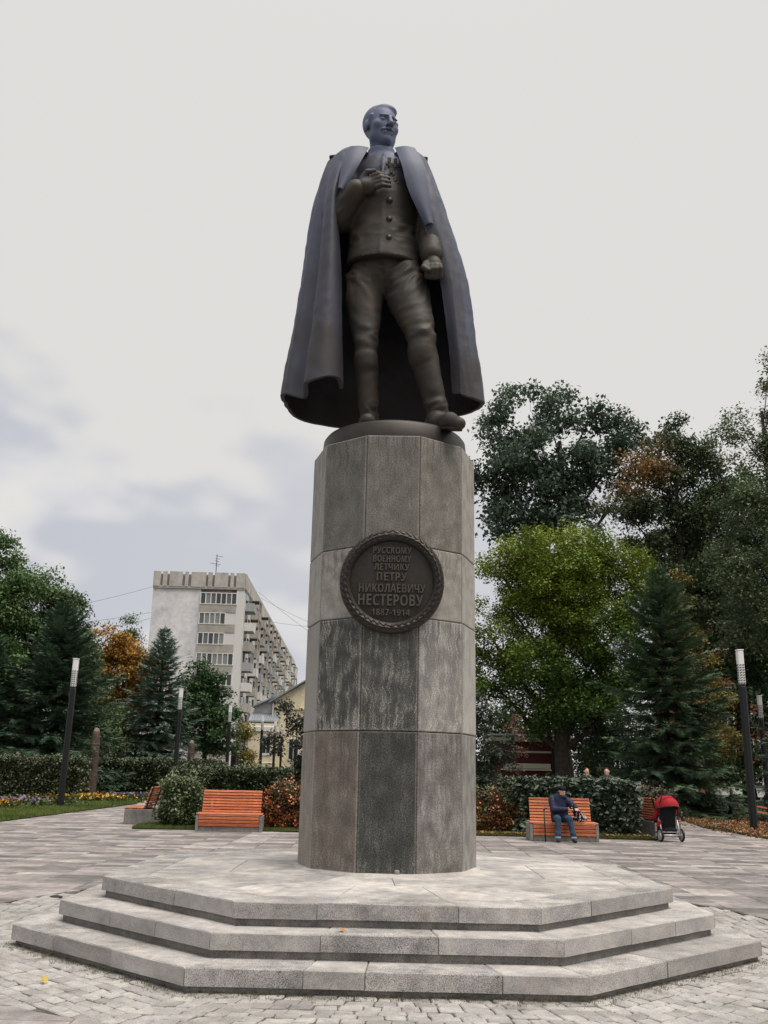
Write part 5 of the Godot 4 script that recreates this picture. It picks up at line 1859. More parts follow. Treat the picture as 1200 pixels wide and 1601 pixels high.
func trees() -> void:
	for k in 3:
		leaf_big.append(leaf_clump(14, 0.50, 0.135, 100 + k))
		leaf_mid.append(leaf_clump(14, 0.40, 0.108, 110 + k))
		leaf_small.append(leaf_clump(10, 0.15, 0.065, 120 + k))
	for k in 2: spray.append(spray_mesh(130 + k))
	# --- left side
	broadleaf("maple_tree", "tall green broadleaf tree at the far left edge rising over the spruces", Vector3(-24.2, 0, -46), 0.35, 5.0, lobe(-46, [[-24.7, 14.4, 1.8, 1.8], [-23.4, 11.9, 2.4, 2.0], [-24.6, 8.9, 2.8, 2.8], [-26.6, 12.5, 2.0, 2.6]]), 0.40, 1.05, 40, leaf_big, grad(Color(0.049, 0.098, 0.035), Color(0.177, 0.269, 0.093)), 201, M.bark)
	broadleaf("linden_tree", "rounded dark olive broadleaf tree behind the left spruce", Vector3(-20.8, 0, -49), 0.3, 4.5, lobe(-49, [[-21.6, 11.3, 1.9, 1.6], [-19.9, 9.4, 1.7, 1.8], [-22.5, 9.0, 2.5, 2.5], [-19.3, 6.4, 1.8, 2.7], [-22.0, 6.0, 2.2, 2.2], [-24.6, 4.6, 2.8, 3.0], [-18.4, 3.6, 2.0, 2.2], [-26.5, 7.5, 2.4, 2.6]]), 0.44, 1.0, 40, leaf_big, grad(Color(0.040, 0.076, 0.032), Color(0.125, 0.180, 0.077)), 202, M.bark)
	spruce("spruce_tree", "broad dark green spruce behind the left lamp post and hedge", Vector3(-17.9, 0, -40), 10.2, 4.2, 0.9, [Color(0.031, 0.065, 0.039), Color(0.108, 0.173, 0.106)], 211, 1.25)
	spruce("spruce_tree", "dark spruce cut by the left edge of the photo behind the hedge", Vector3(-21.6, 0, -39), 8.6, 3.4, 0.8, [Color(0.031, 0.065, 0.039), Color(0.100, 0.165, 0.105)], 212, 1.15)
	var autumn := func(p: Vector3, k: float, r: RandomNumberGenerator) -> Color:
		var green := Color(0.046, 0.070, 0.022).lerp(Color(0.132, 0.139, 0.046), k)
		var gold := Color(0.36, 0.15, 0.022).lerp(Color(0.50, 0.27, 0.045), k)
		return green.lerp(gold, clampf(smoothstep(3.6, 8.4, p.y) * (0.30 + 0.75 * k) + (0.5 if r.randf() < 0.10 else 0.0), 0, 1))
	broadleaf("maple_tree", "maple turning orange and gold on top, between the two left spruces", Vector3(-19.3, 0, -58), 0.25, 3.0, lobe(-58, [[-20.0, 10.2, 1.5, 1.3], [-18.5, 8.8, 1.8, 1.8], [-20.6, 7.4, 1.9, 2.6], [-18.6, 5.6, 2.4, 2.4]]), 0.50, 0.9, 34, leaf_big, autumn, 203, M.bark)
	broadleaf("poplar_tree", "slender green poplar tip standing far behind the orange maple", Vector3(-23.8, 0, -75), 0.25, 6.0, lobe(-75, [[-23.9, 13.5, 0.8, 1.4], [-23.8, 10.6, 1.2, 2.4], [-23.8, 7.5, 1.4, 2.2]]), 1.0, 0.75, 26, leaf_big, grad(Color(0.039, 0.085, 0.031), Color(0.116, 0.186, 0.070)), 204, M.bark)
	spruce("spruce_tree", "blue green spruce in front of the apartment block, pointed top", Vector3(-15.15, 0, -52), 10.7, 3.1, 0.8, [Color(0.054, 0.100, 0.074), Color(0.202, 0.282, 0.216)], 213, 1.2)
	broadleaf("maple_tree", "deep green round tree between the blue spruce and the apartment block's corner", Vector3(-13.0, 0, -58), 0.25, 3.0, lobe(-58, [[-13.3, 8.0, 1.4, 1.9], [-14.2, 5.9, 1.9, 2.6], [-12.0, 5.7, 1.5, 2.4], [-12.8, 3.6, 2.0, 1.5]]), 0.55, 0.8, 36, leaf_big, grad(Color(0.023, 0.058, 0.023), Color(0.086, 0.156, 0.060)), 205, M.bark)
	broadleaf("rowan_tree", "small yellowing tree at the foot of the apartment block beside a lamp post", Vector3(-10.6, 0, -60), 0.12, 1.5, lobe(-60, [[-10.6, 4.0, 0.8, 1.2], [-10.3, 2.6, 0.7, 1.0]]), 3.0, 0.5, 16, leaf_mid, grad(Color(0.139, 0.132, 0.039), Color(0.372, 0.295, 0.093)), 206, M.bark)
	broadleaf("young_tree", "young dark leaved tree with thin stems left of the pedestal", Vector3(-2.85, 0, -19), 0.04, 0.9, lobe(-19, [[-3.05, 3.25, 0.42, 0.5], [-3.4, 2.4, 0.38, 0.5], [-2.75, 2.4, 0.42, 0.8], [-2.55, 1.7, 0.4, 0.5], [-2.4, 3.0, 0.3, 0.5]]), 15.0, 0.26, 15, leaf_small, grad(Color(0.025, 0.034, 0.028), Color(0.093, 0.105, 0.085)), 207, M.bark, 1.15)
	# --- right side
	broadleaf("poplar_tree", "tall old poplar with blue green leaves and sky showing through, behind the pedestal", Vector3(11.6, 0, -52), 0.75, 13.0, lobe(-52, [[8.2, 26.2, 2.2, 2.6], [11.5, 27.0, 2.6, 2.5], [15.0, 27.0, 2.1, 2.1], [17.4, 24.7, 2.1, 2.0], [10.0, 22.8, 3.7, 2.8], [14.1, 22.4, 3.7, 2.8], [7.7, 19.9, 2.3, 2.7], [19.5, 24.3, 1.4, 1.4], [11.7, 18.6, 4.1, 2.3], [6.6, 23.0, 1.6, 2.4]], 0.9), 0.20, 1.05, 17, leaf_big, grad(Color(0.043, 0.075, 0.050), Color(0.147, 0.201, 0.146)), 221, M.bark, 1.5)
	var tinted := func(p: Vector3, k: float, r: RandomNumberGenerator) -> Color:
		var c := Color(0.031, 0.056, 0.028).lerp(Color(0.109, 0.133, 0.065), k)
		return c.lerp(Color(0.403, 0.202, 0.078), clampf((1.0 - smoothstep(15.8, 17.6, p.x)) * smoothstep(17.0, 19.5, p.y) * (0.25 + k * 0.6), 0, 0.8))
	broadleaf("maple_tree", "tall maple with a patch of orange leaves, right of the old poplar", Vector3(17.4, 0, -44), 0.45, 9.0, lobe(-44, [[15.9, 20.3, 1.7, 1.7], [17.9, 19.6, 1.9, 1.8], [17.1, 17.2, 2.4, 2.0], [19.4, 21.0, 1.0, 1.4], [15.9, 15.6, 1.9, 1.2], [18.6, 15.5, 1.8, 1.8], [20.0, 17.5, 1.8, 2.0], [16.6, 13.0, 2.2, 1.6], [19.0, 12.5, 2.2, 2.0], [18.6, 22.0, 1.3, 1.6], [20.6, 19.6, 1.6, 2.0], [14.4, 17.4, 1.6, 1.4]]), 0.36, 1.0, 32, leaf_big, tinted, 222, M.bark, 0.95)
	broadleaf("ash_tree", "tall grey green tree leaning in from the right edge with a bare twig", Vector3(19.5, 0, -34), 0.4, 6.0, lobe(-34, [[19.6, 21.8, 1.3, 1.6], [18.3, 18.4, 1.2, 1.4], [19.5, 16.0, 2.2, 2.3], [17.5, 14.2, 1.3, 1.7], [18.6, 11.3, 2.3, 2.3], [17.2, 8.8, 1.5, 1.8], [20.5, 19.0, 1.6, 2.0], [20.6, 9.0, 2.2, 2.4], [20.8, 12.6, 2.0, 2.4], [16.6, 11.2, 1.4, 1.6]]), 0.42, 0.95, 36, leaf_mid, grad(Color(0.047, 0.087, 0.039), Color(0.211, 0.254, 0.144)), 223, M.bark)
	var lime := func(p: Vector3, k: float, r: RandomNumberGenerator) -> Color:
		var lo := Color(0.036, 0.078, 0.018).lerp(Color(0.130, 0.205, 0.044), k)
		var hi := Color(0.095, 0.155, 0.020).lerp(Color(0.265, 0.320, 0.048), k)
		return lo.lerp(hi, clampf(smoothstep(5.5, 12.0, p.y + (9.0 - p.x) * 0.35), 0, 1))
	broadleaf("lime_tree", "yellow green lime tree with a thick dark trunk right of the pedestal", Vector3(8.75, 0, -36), 0.44, 3.4, lobe(-36, [[7.4, 12.3, 2.3, 1.6], [9.7, 12.4, 2.2, 1.5], [5.7, 10.3, 1.2, 1.8], [11.6, 11.4, 1.7, 1.7], [7.9, 9.5, 2.6, 2.0], [10.5, 9.3, 2.3, 2.0], [6.0, 7.2, 1.5, 1.9], [8.5, 6.6, 2.6, 1.9], [11.1, 6.7, 1.6, 1.9], [6.2, 5.0, 1.3, 1.0], [9.6, 4.7, 2.1, 1.0], [8.6, 11.0, 2.6, 2.0], [12.4, 9.4, 1.5, 1.8], [4.9, 8.7, 1.1, 1.6], [4.9, 6.2, 1.1, 1.5], [12.8, 6.6, 1.5, 1.9], [10.2, 5.6, 2.2, 1.2], [7.6, 4.6, 1.6, 1.0]]), 0.60, 0.9, 38, leaf_mid, lime, 224, M.bark)
	spruce("spruce_tree", "large dark green spruce with drooping boughs behind the stroller", Vector3(12.1, 0, -30), 10.7, 3.35, 0.35, [Color(0.031, 0.062, 0.033), Color(0.128, 0.193, 0.111)], 231, 1.05)
	broadleaf("elm_tree", "ochre yellow and green tree between the large spruce and the right lamp posts", Vector3(17.8, 0, -42), 0.25, 2.0, lobe(-42, [[17.0, 9.2, 1.2, 2.0], [17.8, 6.4, 1.3, 2.0], [18.1, 3.7, 1.4, 1.6], [16.4, 11.5, 0.9, 1.5]]), 0.8, 0.75, 28, leaf_mid, grad(Color(0.085, 0.090, 0.028), Color(0.341, 0.248, 0.070)), 225, M.bark)
	broadleaf("elm_tree", "large dark tree filling the background behind the right lamp posts", Vector3(23.0, 0, -50), 0.4, 2.5, lobe(-50, [[22.4, 14.7, 2.6, 3.4], [24.2, 10.5, 3.4, 3.8], [21.8, 6.4, 2.9, 2.9], [25.5, 5.0, 2.6, 2.6], [19.5, 9.0, 2.6, 3.0], [20.0, 13.0, 2.2, 2.4], [20.7, 18.6, 2.4, 2.4], [23.2, 20.2, 2.2, 2.4], [19.5, 16.0, 2.2, 2.0], [24.8, 16.8, 2.4, 2.6], [20.6, 3.2, 2.0, 2.2], [23.6, 2.4, 2.2, 2.0]]), 0.30, 1.15, 36, leaf_big, grad(Color(0.031, 0.070, 0.030), Color(0.116, 0.178, 0.072)), 226, M.bark)
	spruce("spruce_tree", "spruce at the right edge behind the second lamp post", Vector3(15.75, 0, -26), 5.6, 1.6, 0.5, [Color(0.040, 0.076, 0.049), Color(0.155, 0.224, 0.161)], 232, 1.2)
	broadleaf("young_tree", "young dark leaved tree with thin stems right of the pedestal", Vector3(3.45, 0, -20), 0.045, 0.8, lobe(-20, [[3.3, 3.4, 0.42, 0.7], [3.55, 2.4, 0.5, 0.7], [3.2, 1.7, 0.4, 0.6], [2.8, 2.6, 0.4, 0.9], [2.85, 3.9, 0.3, 0.5]]), 15.0, 0.26, 14, leaf_small, grad(Color(0.022, 0.037, 0.025), Color(0.085, 0.105, 0.071)), 208, M.bark, 1.15)
	broadleaf("young_tree", "thin young tree with a few pinkish leaves in front of the kiosk", Vector3(4.2, 0, -21), 0.03, 0.9, lobe(-21, [[4.2, 3.0, 0.34, 0.5], [4.3, 2.2, 0.3, 0.5]]), 12.0, 0.24, 9, leaf_small, grad(Color(0.046, 0.053, 0.034), Color(0.310, 0.155, 0.132)), 209, M.bark, 1.1)
	broadleaf("lilac_bush", "dark rounded shrub beside the lime trunk behind the hedge", Vector3(10.9, 0, -37), 0.1, 0.7, lobe(-37, [[11.1, 2.8, 1.2, 1.4], [10.1, 2.2, 0.8, 0.9], [11.4, 1.2, 1.2, 0.9]]), 1.6, 0.55, 26, leaf_mid, grad(Color(0.024, 0.054, 0.024), Color(0.089, 0.137, 0.060)), 210, M.bark)
	# the wood closing the view behind everything
	var r := RandomNumberGenerator.new()
	r.seed = 55
	var xf := []
	var col := []
	for i in 15000:
		var x := r.randf_range(-95.0, 110.0)
		var dz := r.randf_range(0.0, 9.0)
		var top := 5.5 + 2.6 * sin(x * 0.31) + 1.8 * sin(x * 0.83 + 1.0)
		if x > 14.0: top += 5.0
		if x > -34.0 and x < 3.0: top = 3.0
		var y := top * pow(r.randf(), 0.7)
		xf.append(Transform3D(Basis.from_euler(Vector3(0, r.randf() * TAU, 0)).scaled(Vector3.ONE * r.randf_range(1.6, 2.8)), Vector3(x, y, -118.0 - dz + absf(x) * 0.12)))
		col.append(Color(0.016, 0.030, 0.015).lerp(Color(0.060, 0.075, 0.034), r.randf()))
	var wood := copies("distant_trees", leaf_big[0], M.leaf, xf, col, self)
	wood.name = numbered("distant_trees")
	tag(wood, "", "", "", "stuff")

# leafy box or mound: size, rounding; leaves in an uneven shell round a twiggy core
func hedge(called: String, label: String, at: Vector3, size: Vector3, turn: float, per_m2: float, meshes: Array, pal: Callable, sd: int, mound := false, group := "", scale := 1.0) -> Node3D:
	var t := thing(called, label, "hedge" if not mound else "bush", at, turn, group)
	var r := RandomNumberGenerator.new()
	r.seed = sd
	var nz := noise(0.9, sd, 3)
	var h := size * 0.5
	var xf := []
	var col := []
	for k in meshes.size():
		xf.append([])
		col.append([])
	var faces := [[Vector3.UP, size.x * size.z], [Vector3.BACK, size.x * size.y], [Vector3.FORWARD, size.x * size.y * 0.4], [Vector3.LEFT, size.z * size.y], [Vector3.RIGHT, size.z * size.y]]
	for f in faces:
		var n := int(f[1] * per_m2)
		for i in n:
			var p := Vector3(r.randf_range(-h.x, h.x), r.randf_range(-h.y, h.y), r.randf_range(-h.z, h.z))
			var nn: Vector3 = f[0]
			for ax in 3:
				if nn[ax] != 0.0: p[ax] = h[ax] * nn[ax]
			if mound:
				# push the box onto a rounded mound
				var q := p / h
				var e := q.normalized() * pow(maxf(absf(q.x), maxf(absf(q.y), absf(q.z))), 1.0)
				q = q.lerp(e, 0.55)
				p = q * h
			var bump := nz.get_noise_3dv((p + at) * 1.7) * (0.20 if mound else 0.10)
			p += nn * (bump - absf(r.randfn(0, 0.09)) + 0.03)
			if r.randf() < (0.10 if mound else 0.03): p += (nn + Vector3.UP * 0.6) * r.randf() * (0.24 if mound else 0.14)
			var m := r.randi() % meshes.size()
			xf[m].append(Transform3D(Basis.from_euler(Vector3(r.randf_range(-0.6, 0.6), r.randf() * TAU, r.randf_range(-0.6, 0.6))).scaled(Vector3.ONE * r.randf_range(0.7, 1.25) * scale), p + Vector3(0, h.y, 0)))
			col[m].append(pal.call(t.transform * (p + Vector3(0, h.y, 0)), clampf(r.randf() * 0.8 + bump * 2.0 + 0.1, 0, 1), r))
	var core := begin()
	if mound:
		core = smooth_begin()
		var prof := []
		for k in 8:
			var a := PI / 2 * k / 7
			prof.append(Vector2(cos(a) * 0.74, sin(a) * 1.62))
		lathe(core, prof, 16)
		var c := part("twigs", done(core), M.soil, t)
		c.scale = Vector3(h.x, h.y, h.z)
	else:
		bx(core, Vector3(0, h.y * 0.95, 0), Vector3(size.x - 0.28, size.y * 0.95 - 0.12, size.z - 0.28), 0.15)
		part("twigs", done(core), M.soil, t)
	massed("foliage", meshes, M.leaf_dark, xf, col, t)
	return t

func hedges() -> void:
	var tiny := [leaf_clump(9, 0.10, 0.045, 140), leaf_clump(9, 0.10, 0.045, 141), leaf_clump(10, 0.11, 0.05, 142)]
	var dk := grad(Color(0.020, 0.038, 0.017), Color(0.100, 0.130, 0.062))
	var ol := grad(Color(0.030, 0.046, 0.020), Color(0.120, 0.140, 0.070))
	hedge("hedge", "clipped hedge at the far left behind the flower bed and lamp post", Vector3(-19.0, 0.0, -34.2), Vector3(9.6, 1.86, 1.5), 0.02, 85.0, leaf_small, ol, 301, false, "", 1.3)
	hedge("hedge", "long clipped hedge behind the brown posts, under the orange maple and blue spruce", Vector3(-14.6, 0.0, -46.0), Vector3(10.0, 1.9, 1.5), 0.0, 70.0, leaf_small, dk, 302, false, "", 1.5)
	hedge("hedge", "lower hedge behind the left front bench and the rounded green bush", Vector3(-4.3, 0.0, -20.6), Vector3(5.0, 1.55, 1.5), 0.0, 130.0, tiny, dk, 303, false, "", 1.35)
	hedge("bush", "rounded green bush between the two left benches", Vector3(-5.72, 0.0, -16.3), Vector3(0.95, 1.28, 1.2), 0.0, 260.0, tiny, grad(Color(0.034, 0.055, 0.022), Color(0.140, 0.180, 0.080)), 304, true, "", 1.15)
	var red := func(p: Vector3, k: float, r: RandomNumberGenerator) -> Color:
		var g := Color(0.028, 0.034, 0.016).lerp(Color(0.10, 0.095, 0.045), k)
		var o := Color(0.34, 0.09, 0.035).lerp(Color(0.58, 0.22, 0.09), k)
		return o if r.randf() < clampf(0.62 - (p.y - 0.25) * 0.5, 0.06, 0.62) else g
	hedge("bush", "reddish orange autumn bush between the left bench and the pedestal", Vector3(-2.55, 0.0, -16.2), Vector3(1.75, 1.12, 1.1), 0.0, 230.0, tiny, red, 305, true, "", 1.1)
	var red2 := func(p: Vector3, k: float, r: RandomNumberGenerator) -> Color:
		var g := Color(0.026, 0.038, 0.016).lerp(Color(0.10, 0.115, 0.05), k)
		var o := Color(0.28, 0.11, 0.04).lerp(Color(0.55, 0.26, 0.10), k)
		return o if r.randf() < clampf(0.6 - (p.y - 0.2) * 0.6, 0.05, 0.6) else g
	hedge("bush", "loose green and orange bush between the pedestal and the woman's bench", Vector3(3.15, 0.0, -16.7), Vector3(1.9, 1.15, 1.1), 0.0, 210.0, tiny, red2, 306, true, "", 1.1)
	var crimson := func(_p: Vector3, k: float, r: RandomNumberGenerator) -> Color: return Color(0.34, 0.06, 0.035).lerp(Color(0.60, 0.17, 0.10), k) if r.randf() < 0.68 else Color(0.04, 0.055, 0.022).lerp(Color(0.11, 0.12, 0.05), k)
	hedge("bush", "upright bright red shrub in the bush right of the pedestal", Vector3(3.08, 0.0, -16.25), Vector3(0.30, 1.05, 0.30), 0.0, 110.0, tiny, crimson, 307, true, "", 0.95)
	var glossy := grad(Color(0.022, 0.042, 0.024), Color(0.115, 0.150, 0.105))
	hedge("hedge", "glossy leaved dark green hedge behind the woman's bench", Vector3(5.36, 0.0, -17.0), Vector3(3.25, 1.43, 1.9), 0.0, 165.0, [leaf_clump(8, 0.11, 0.062, 150, 2.0), leaf_clump(8, 0.11, 0.062, 151, 2.0)], glossy, 308, false, "", 1.2)
	hedge("hedge", "low dark hedge farther back behind the young trees right of the pedestal", Vector3(3.0, 0.0, -22.5), Vector3(3.4, 1.4, 1.4), 0.0, 100.0, leaf_small, dk, 309, false, "", 1.0)
	hedge("bush", "small dark shrub by the trunk foot of the large spruce", Vector3(8.6, 0.0, -21.5), Vector3(2.0, 1.15, 1.6), 0.0, 120.0, leaf_small, grad(Color(0.02, 0.024, 0.012), Color(0.09, 0.075, 0.04)), 310, true, "", 1.0)

# ---------------------------------------------------------------- benches and lamps
var slat_mats: Array = []

func bench(label: String, at: Vector3, turn: float) -> Node3D:
	var t := thing("park_bench", label, "bench", at, turn, "orange slatted benches round the square")
	var r := RandomNumberGenerator.new()
	r.seed = int(at.x * 100.0) + 5000
	var w := 1.74
	t.scale = Vector3.ONE * 0.91
	var body := begin()
	bx(body, Vector3(0, 0.07, 0.27), Vector3(w, 0.14, 0.08), 0.008)
	bx(body, Vector3(0, 0.22, -0.47), Vector3(w, 0.44, 0.07), 0.008)
	part("plinth", done(body), M.concrete, t)
	for s in [-1.0, 1.0]:
		part("end_plate", box_mesh(Vector3(0.085, 0.45, 0.86), 0.012, Vector3(s * (w / 2 + 0.045), 0.225, -0.09)), M.concrete, t)
	var sm := box_mesh(Vector3(w, 0.076, 0.04), 0.008)
	var sb := box_mesh(Vector3(w, 0.062, 0.035), 0.008)
	for k in 4:
		part("slat", sm, slat_mats[r.randi() % 4], t, Vector3(0, 0.185 + k * 0.094, 0.33 + r.randf_range(-0.003, 0.003)))
	var seat := box_mesh(Vector3(w + 0.16, 0.04, 0.088), 0.008)
	for k in 6:
		part("slat", seat, slat_mats[r.randi() % 4], t, Vector3(0, 0.49 + r.randf_range(-0.002, 0.002) - 0.006 * (5 - k) * 0.3, 0.305 - k * 0.098))
	for k in 8:
		var f := k / 7.0
		var o := part("slat", sb, slat_mats[r.randi() % 4], t, Vector3(0, 0.545 + f * 0.56, -0.275 - f * 0.17))
		o.rotation.x = -0.29
	for x in [-0.8, 0.8]:
		var o := part("back_strut", box_mesh(Vector3(0.06, 0.72, 0.04), 0.006), M.black, t, Vector3(x, 0.80, -0.40))
		o.rotation.x = -0.29
	return t

func benches() -> void:
	for k in 4:
		var c: Color = [Color(0.84, 0.255, 0.11), Color(0.72, 0.20, 0.085), Color(0.90, 0.32, 0.15), Color(0.62, 0.165, 0.075)][k]
		var m := mat(c, 0.55, 0.0, 0.4)
		m.albedo_texture = M.wood
		m.uv1_triplanar = true
		m.uv1_scale = Vector3(0.9, 14.0, 14.0)
		m.uv1_offset = Vector3(0.37 * k, 0.2 * k, 0)
		slat_mats.append(m)
	bench("empty orange slatted bench facing the viewer, left of the pedestal", Vector3(-4.13, 0, -15.0), 0.05)
	bench("orange slatted bench seen end on beside the left path, facing away left", Vector3(-7.3, 0, -18.1), -PI / 2 + 0.06)
	bench("orange slatted bench with the seated woman and her cane", Vector3(4.55, 0, -14.12), -0.01)
	bench("orange slatted bench seen from behind next to the red stroller", Vector3(7.92, 0, -17.4), PI / 2 + 0.15)

func lamp_mesh_lattice() -> ArrayMesh:
	var st := begin()
	for f in 4:
		var b := Basis(Vector3.UP, f * PI / 2)
		for k in 8:
			for c in 2:
				bx(st, b * Vector3(-0.046 + c * 0.092, 4.70 + k * 0.085, 0.106), Vector3(0.08, 0.03, 0.012), 0.0, b * Basis(Vector3.BACK, 0.6))
	return done(st)

func lamps() -> void:
	var pole := box_mesh(Vector3(0.215, 4.62, 0.215), 0.045, Vector3(0, 2.31, 0))
	var foot := box_mesh(Vector3(0.36, 0.05, 0.36), 0.015, Vector3(0, 0.025, 0))
	var head := box_mesh(Vector3(0.205, 1.14, 0.205), 0.03, Vector3(0, 5.22, 0))
	var collar := box_mesh(Vector3(0.17, 0.1, 0.17), 0.02, Vector3(0, 4.63, 0))
	var cap := box_mesh(Vector3(0.225, 0.03, 0.225), 0.01, Vector3(0, 5.80, 0))
	var lattice := lamp_mesh_lattice()
	var shade := mat(Color(0.80, 0.80, 0.79), 0.45)
	var spots := [
		[Vector3(-12.75, 0, -27.2), "black lamp post in the lawn beside the yellow flowers, nearest on the left"],
		[Vector3(-11.35, 0, -41.0), "black lamp post in front of the blue green spruce"],
		[Vector3(-10.7, 0, -54.0), "black lamp post beside the small yellowing tree before the apartment block"],
		[Vector3(-10.0, 0, -66.0), "black lamp post before the yellow house, its leftmost"],
		[Vector3(-9.75, 0, -73.0), "black lamp post before the yellow house's porch window, middle of three"],
		[Vector3(-9.9, 0, -80.0), "black lamp post closest to the yellow house, partly behind the young tree"],
		[Vector3(11.85, 0, -20.4), "tall black lamp post at the edge of the leaf strewn lawn, nearest on the right"],
		[Vector3(19.35, 0, -38.0), "black lamp post at the photo's right edge, farther back"]]
	for s in spots:
		var t := thing("street_lamp", s[1], "lamp post", s[0], 0.0, "black lamp posts with white lattice heads")
		part("pole", pole, M.black, t)
		part("foot_plate", foot, M.black, t)
		part("collar", collar, M.black, t)
		var h := part("lamp_head", head, shade, t)
		part("lattice", lattice, M.black, h)
		part("cap", cap, shade, h)
	# brown rounded posts
	var st := smooth_begin()
	lathe(st, [Vector2(0.25, 0), Vector2(0.26, 0.4), Vector2(0.225, 2.6), Vector2(0.21, 3.0), Vector2(0.18, 3.25), Vector2(0.11, 3.43), Vector2(0.0, 3.5)], 16)
	var pm := done(st)
	var ring := smooth_begin()
	lathe(ring, [Vector2(0.215, 2.60), Vector2(0.236, 2.62), Vector2(0.236, 2.70), Vector2(0.21, 2.72)], 16)
	var rm := done(ring)
	var wood := stone_mat(Color(0.16, 0.115, 0.095), M.wood, 0.7, 0.8, 0.3, null, false)
	var tipm := smooth_begin()
	lathe(tipm, [Vector2(0.172, 3.30), Vector2(0.115, 3.44), Vector2(0.0, 3.515)], 16)
	var tip := done(tipm)
	for s in [[Vector3(-14.95, 0, -38.2), 1.0, "brown rounded wooden post by the yellow flowers, nearest and tallest"], [Vector3(-12.05, 0, -48.4), 0.93, "brown rounded wooden post between the two lamp posts before the spruce"], [Vector3(-11.3, 0, -60.5), 0.9, "brown rounded wooden post farthest back, by the small yellowing tree"]]:
		var t := thing("wooden_post", s[2], "post", s[0], 0.0, "brown rounded posts")
		part("shaft", pm, wood, t).scale = Vector3.ONE * s[1]
		part("band", rm, wood, t).scale = Vector3.ONE * s[1]
		part("tip", tip, stone_mat(Color(0.33, 0.28, 0.24), M.wood, 0.7), t).scale = Vector3.ONE * s[1]

# ---------------------------------------------------------------- people
func cloth_mat(c: Color, rough := 0.85) -> StandardMaterial3D:
	var m := mat(c, rough, 0.0, 0.3)
	m.albedo_texture = M.blotch
	m.uv1_triplanar = true
	m.uv1_scale = Vector3.ONE * 3.0
	return m

func hand_ops(wrist: Vector3, dir: Vector3, side: Vector3, s := 1.0) -> Array:
	# a loosely closed hand: palm, four bent fingers of different lengths, thumb from the side
	var d := dir.normalized()
	var n := d.cross(side).normalized()
	var sd := n.cross(d).normalized()
	var o := []
	var b := Basis(sd, n, d)
	var c := wrist + d * 0.055 * s
	o.append(["e", c, Vector3(0.042, 0.018, 0.05) * s, b, 0.012])
	for k in 4:
		var x := (-0.030 + k * 0.020) * s
		var L: float = [0.030, 0.036, 0.034, 0.026][k] * s
		var a := c + sd * x + d * 0.042 * s
		var e := a + d * L - n * 0.006 * s
		o.append(["c", a, e, 0.010 * s, 0.0095 * s, 0.004])
		o.append(["c", e, e + d * L * 0.35 - n * L * 0.8, 0.0095 * s, 0.008 * s, 0.003])
	o.append(["c", c - sd * 0.034 * s - d * 0.02 * s, c - sd * 0.062 * s + d * 0.018 * s - n * 0.012 * s, 0.013 * s, 0.011 * s, 0.006])
	o.append(["c", c - sd * 0.062 * s + d * 0.018 * s - n * 0.012 * s, c - sd * 0.052 * s + d * 0.045 * s - n * 0.022 * s, 0.011 * s, 0.009 * s, 0.003])
	return o

func people() -> void:
	woman()
	# two passers-by whose heads show over the hedge
	standing("person with dark hair and a pale collar, left of the two behind the hedge", Vector3(6.95, 0, -22.4), 0.25, Color(0.05, 0.05, 0.06), Color(0.022, 0.015, 0.012), 401)
	standing("person in a grey scarf, right of the two standing behind the hedge", Vector3(7.62, 0, -22.2), -0.35, Color(0.10, 0.10, 0.105), Color(0.03, 0.024, 0.02), 402)

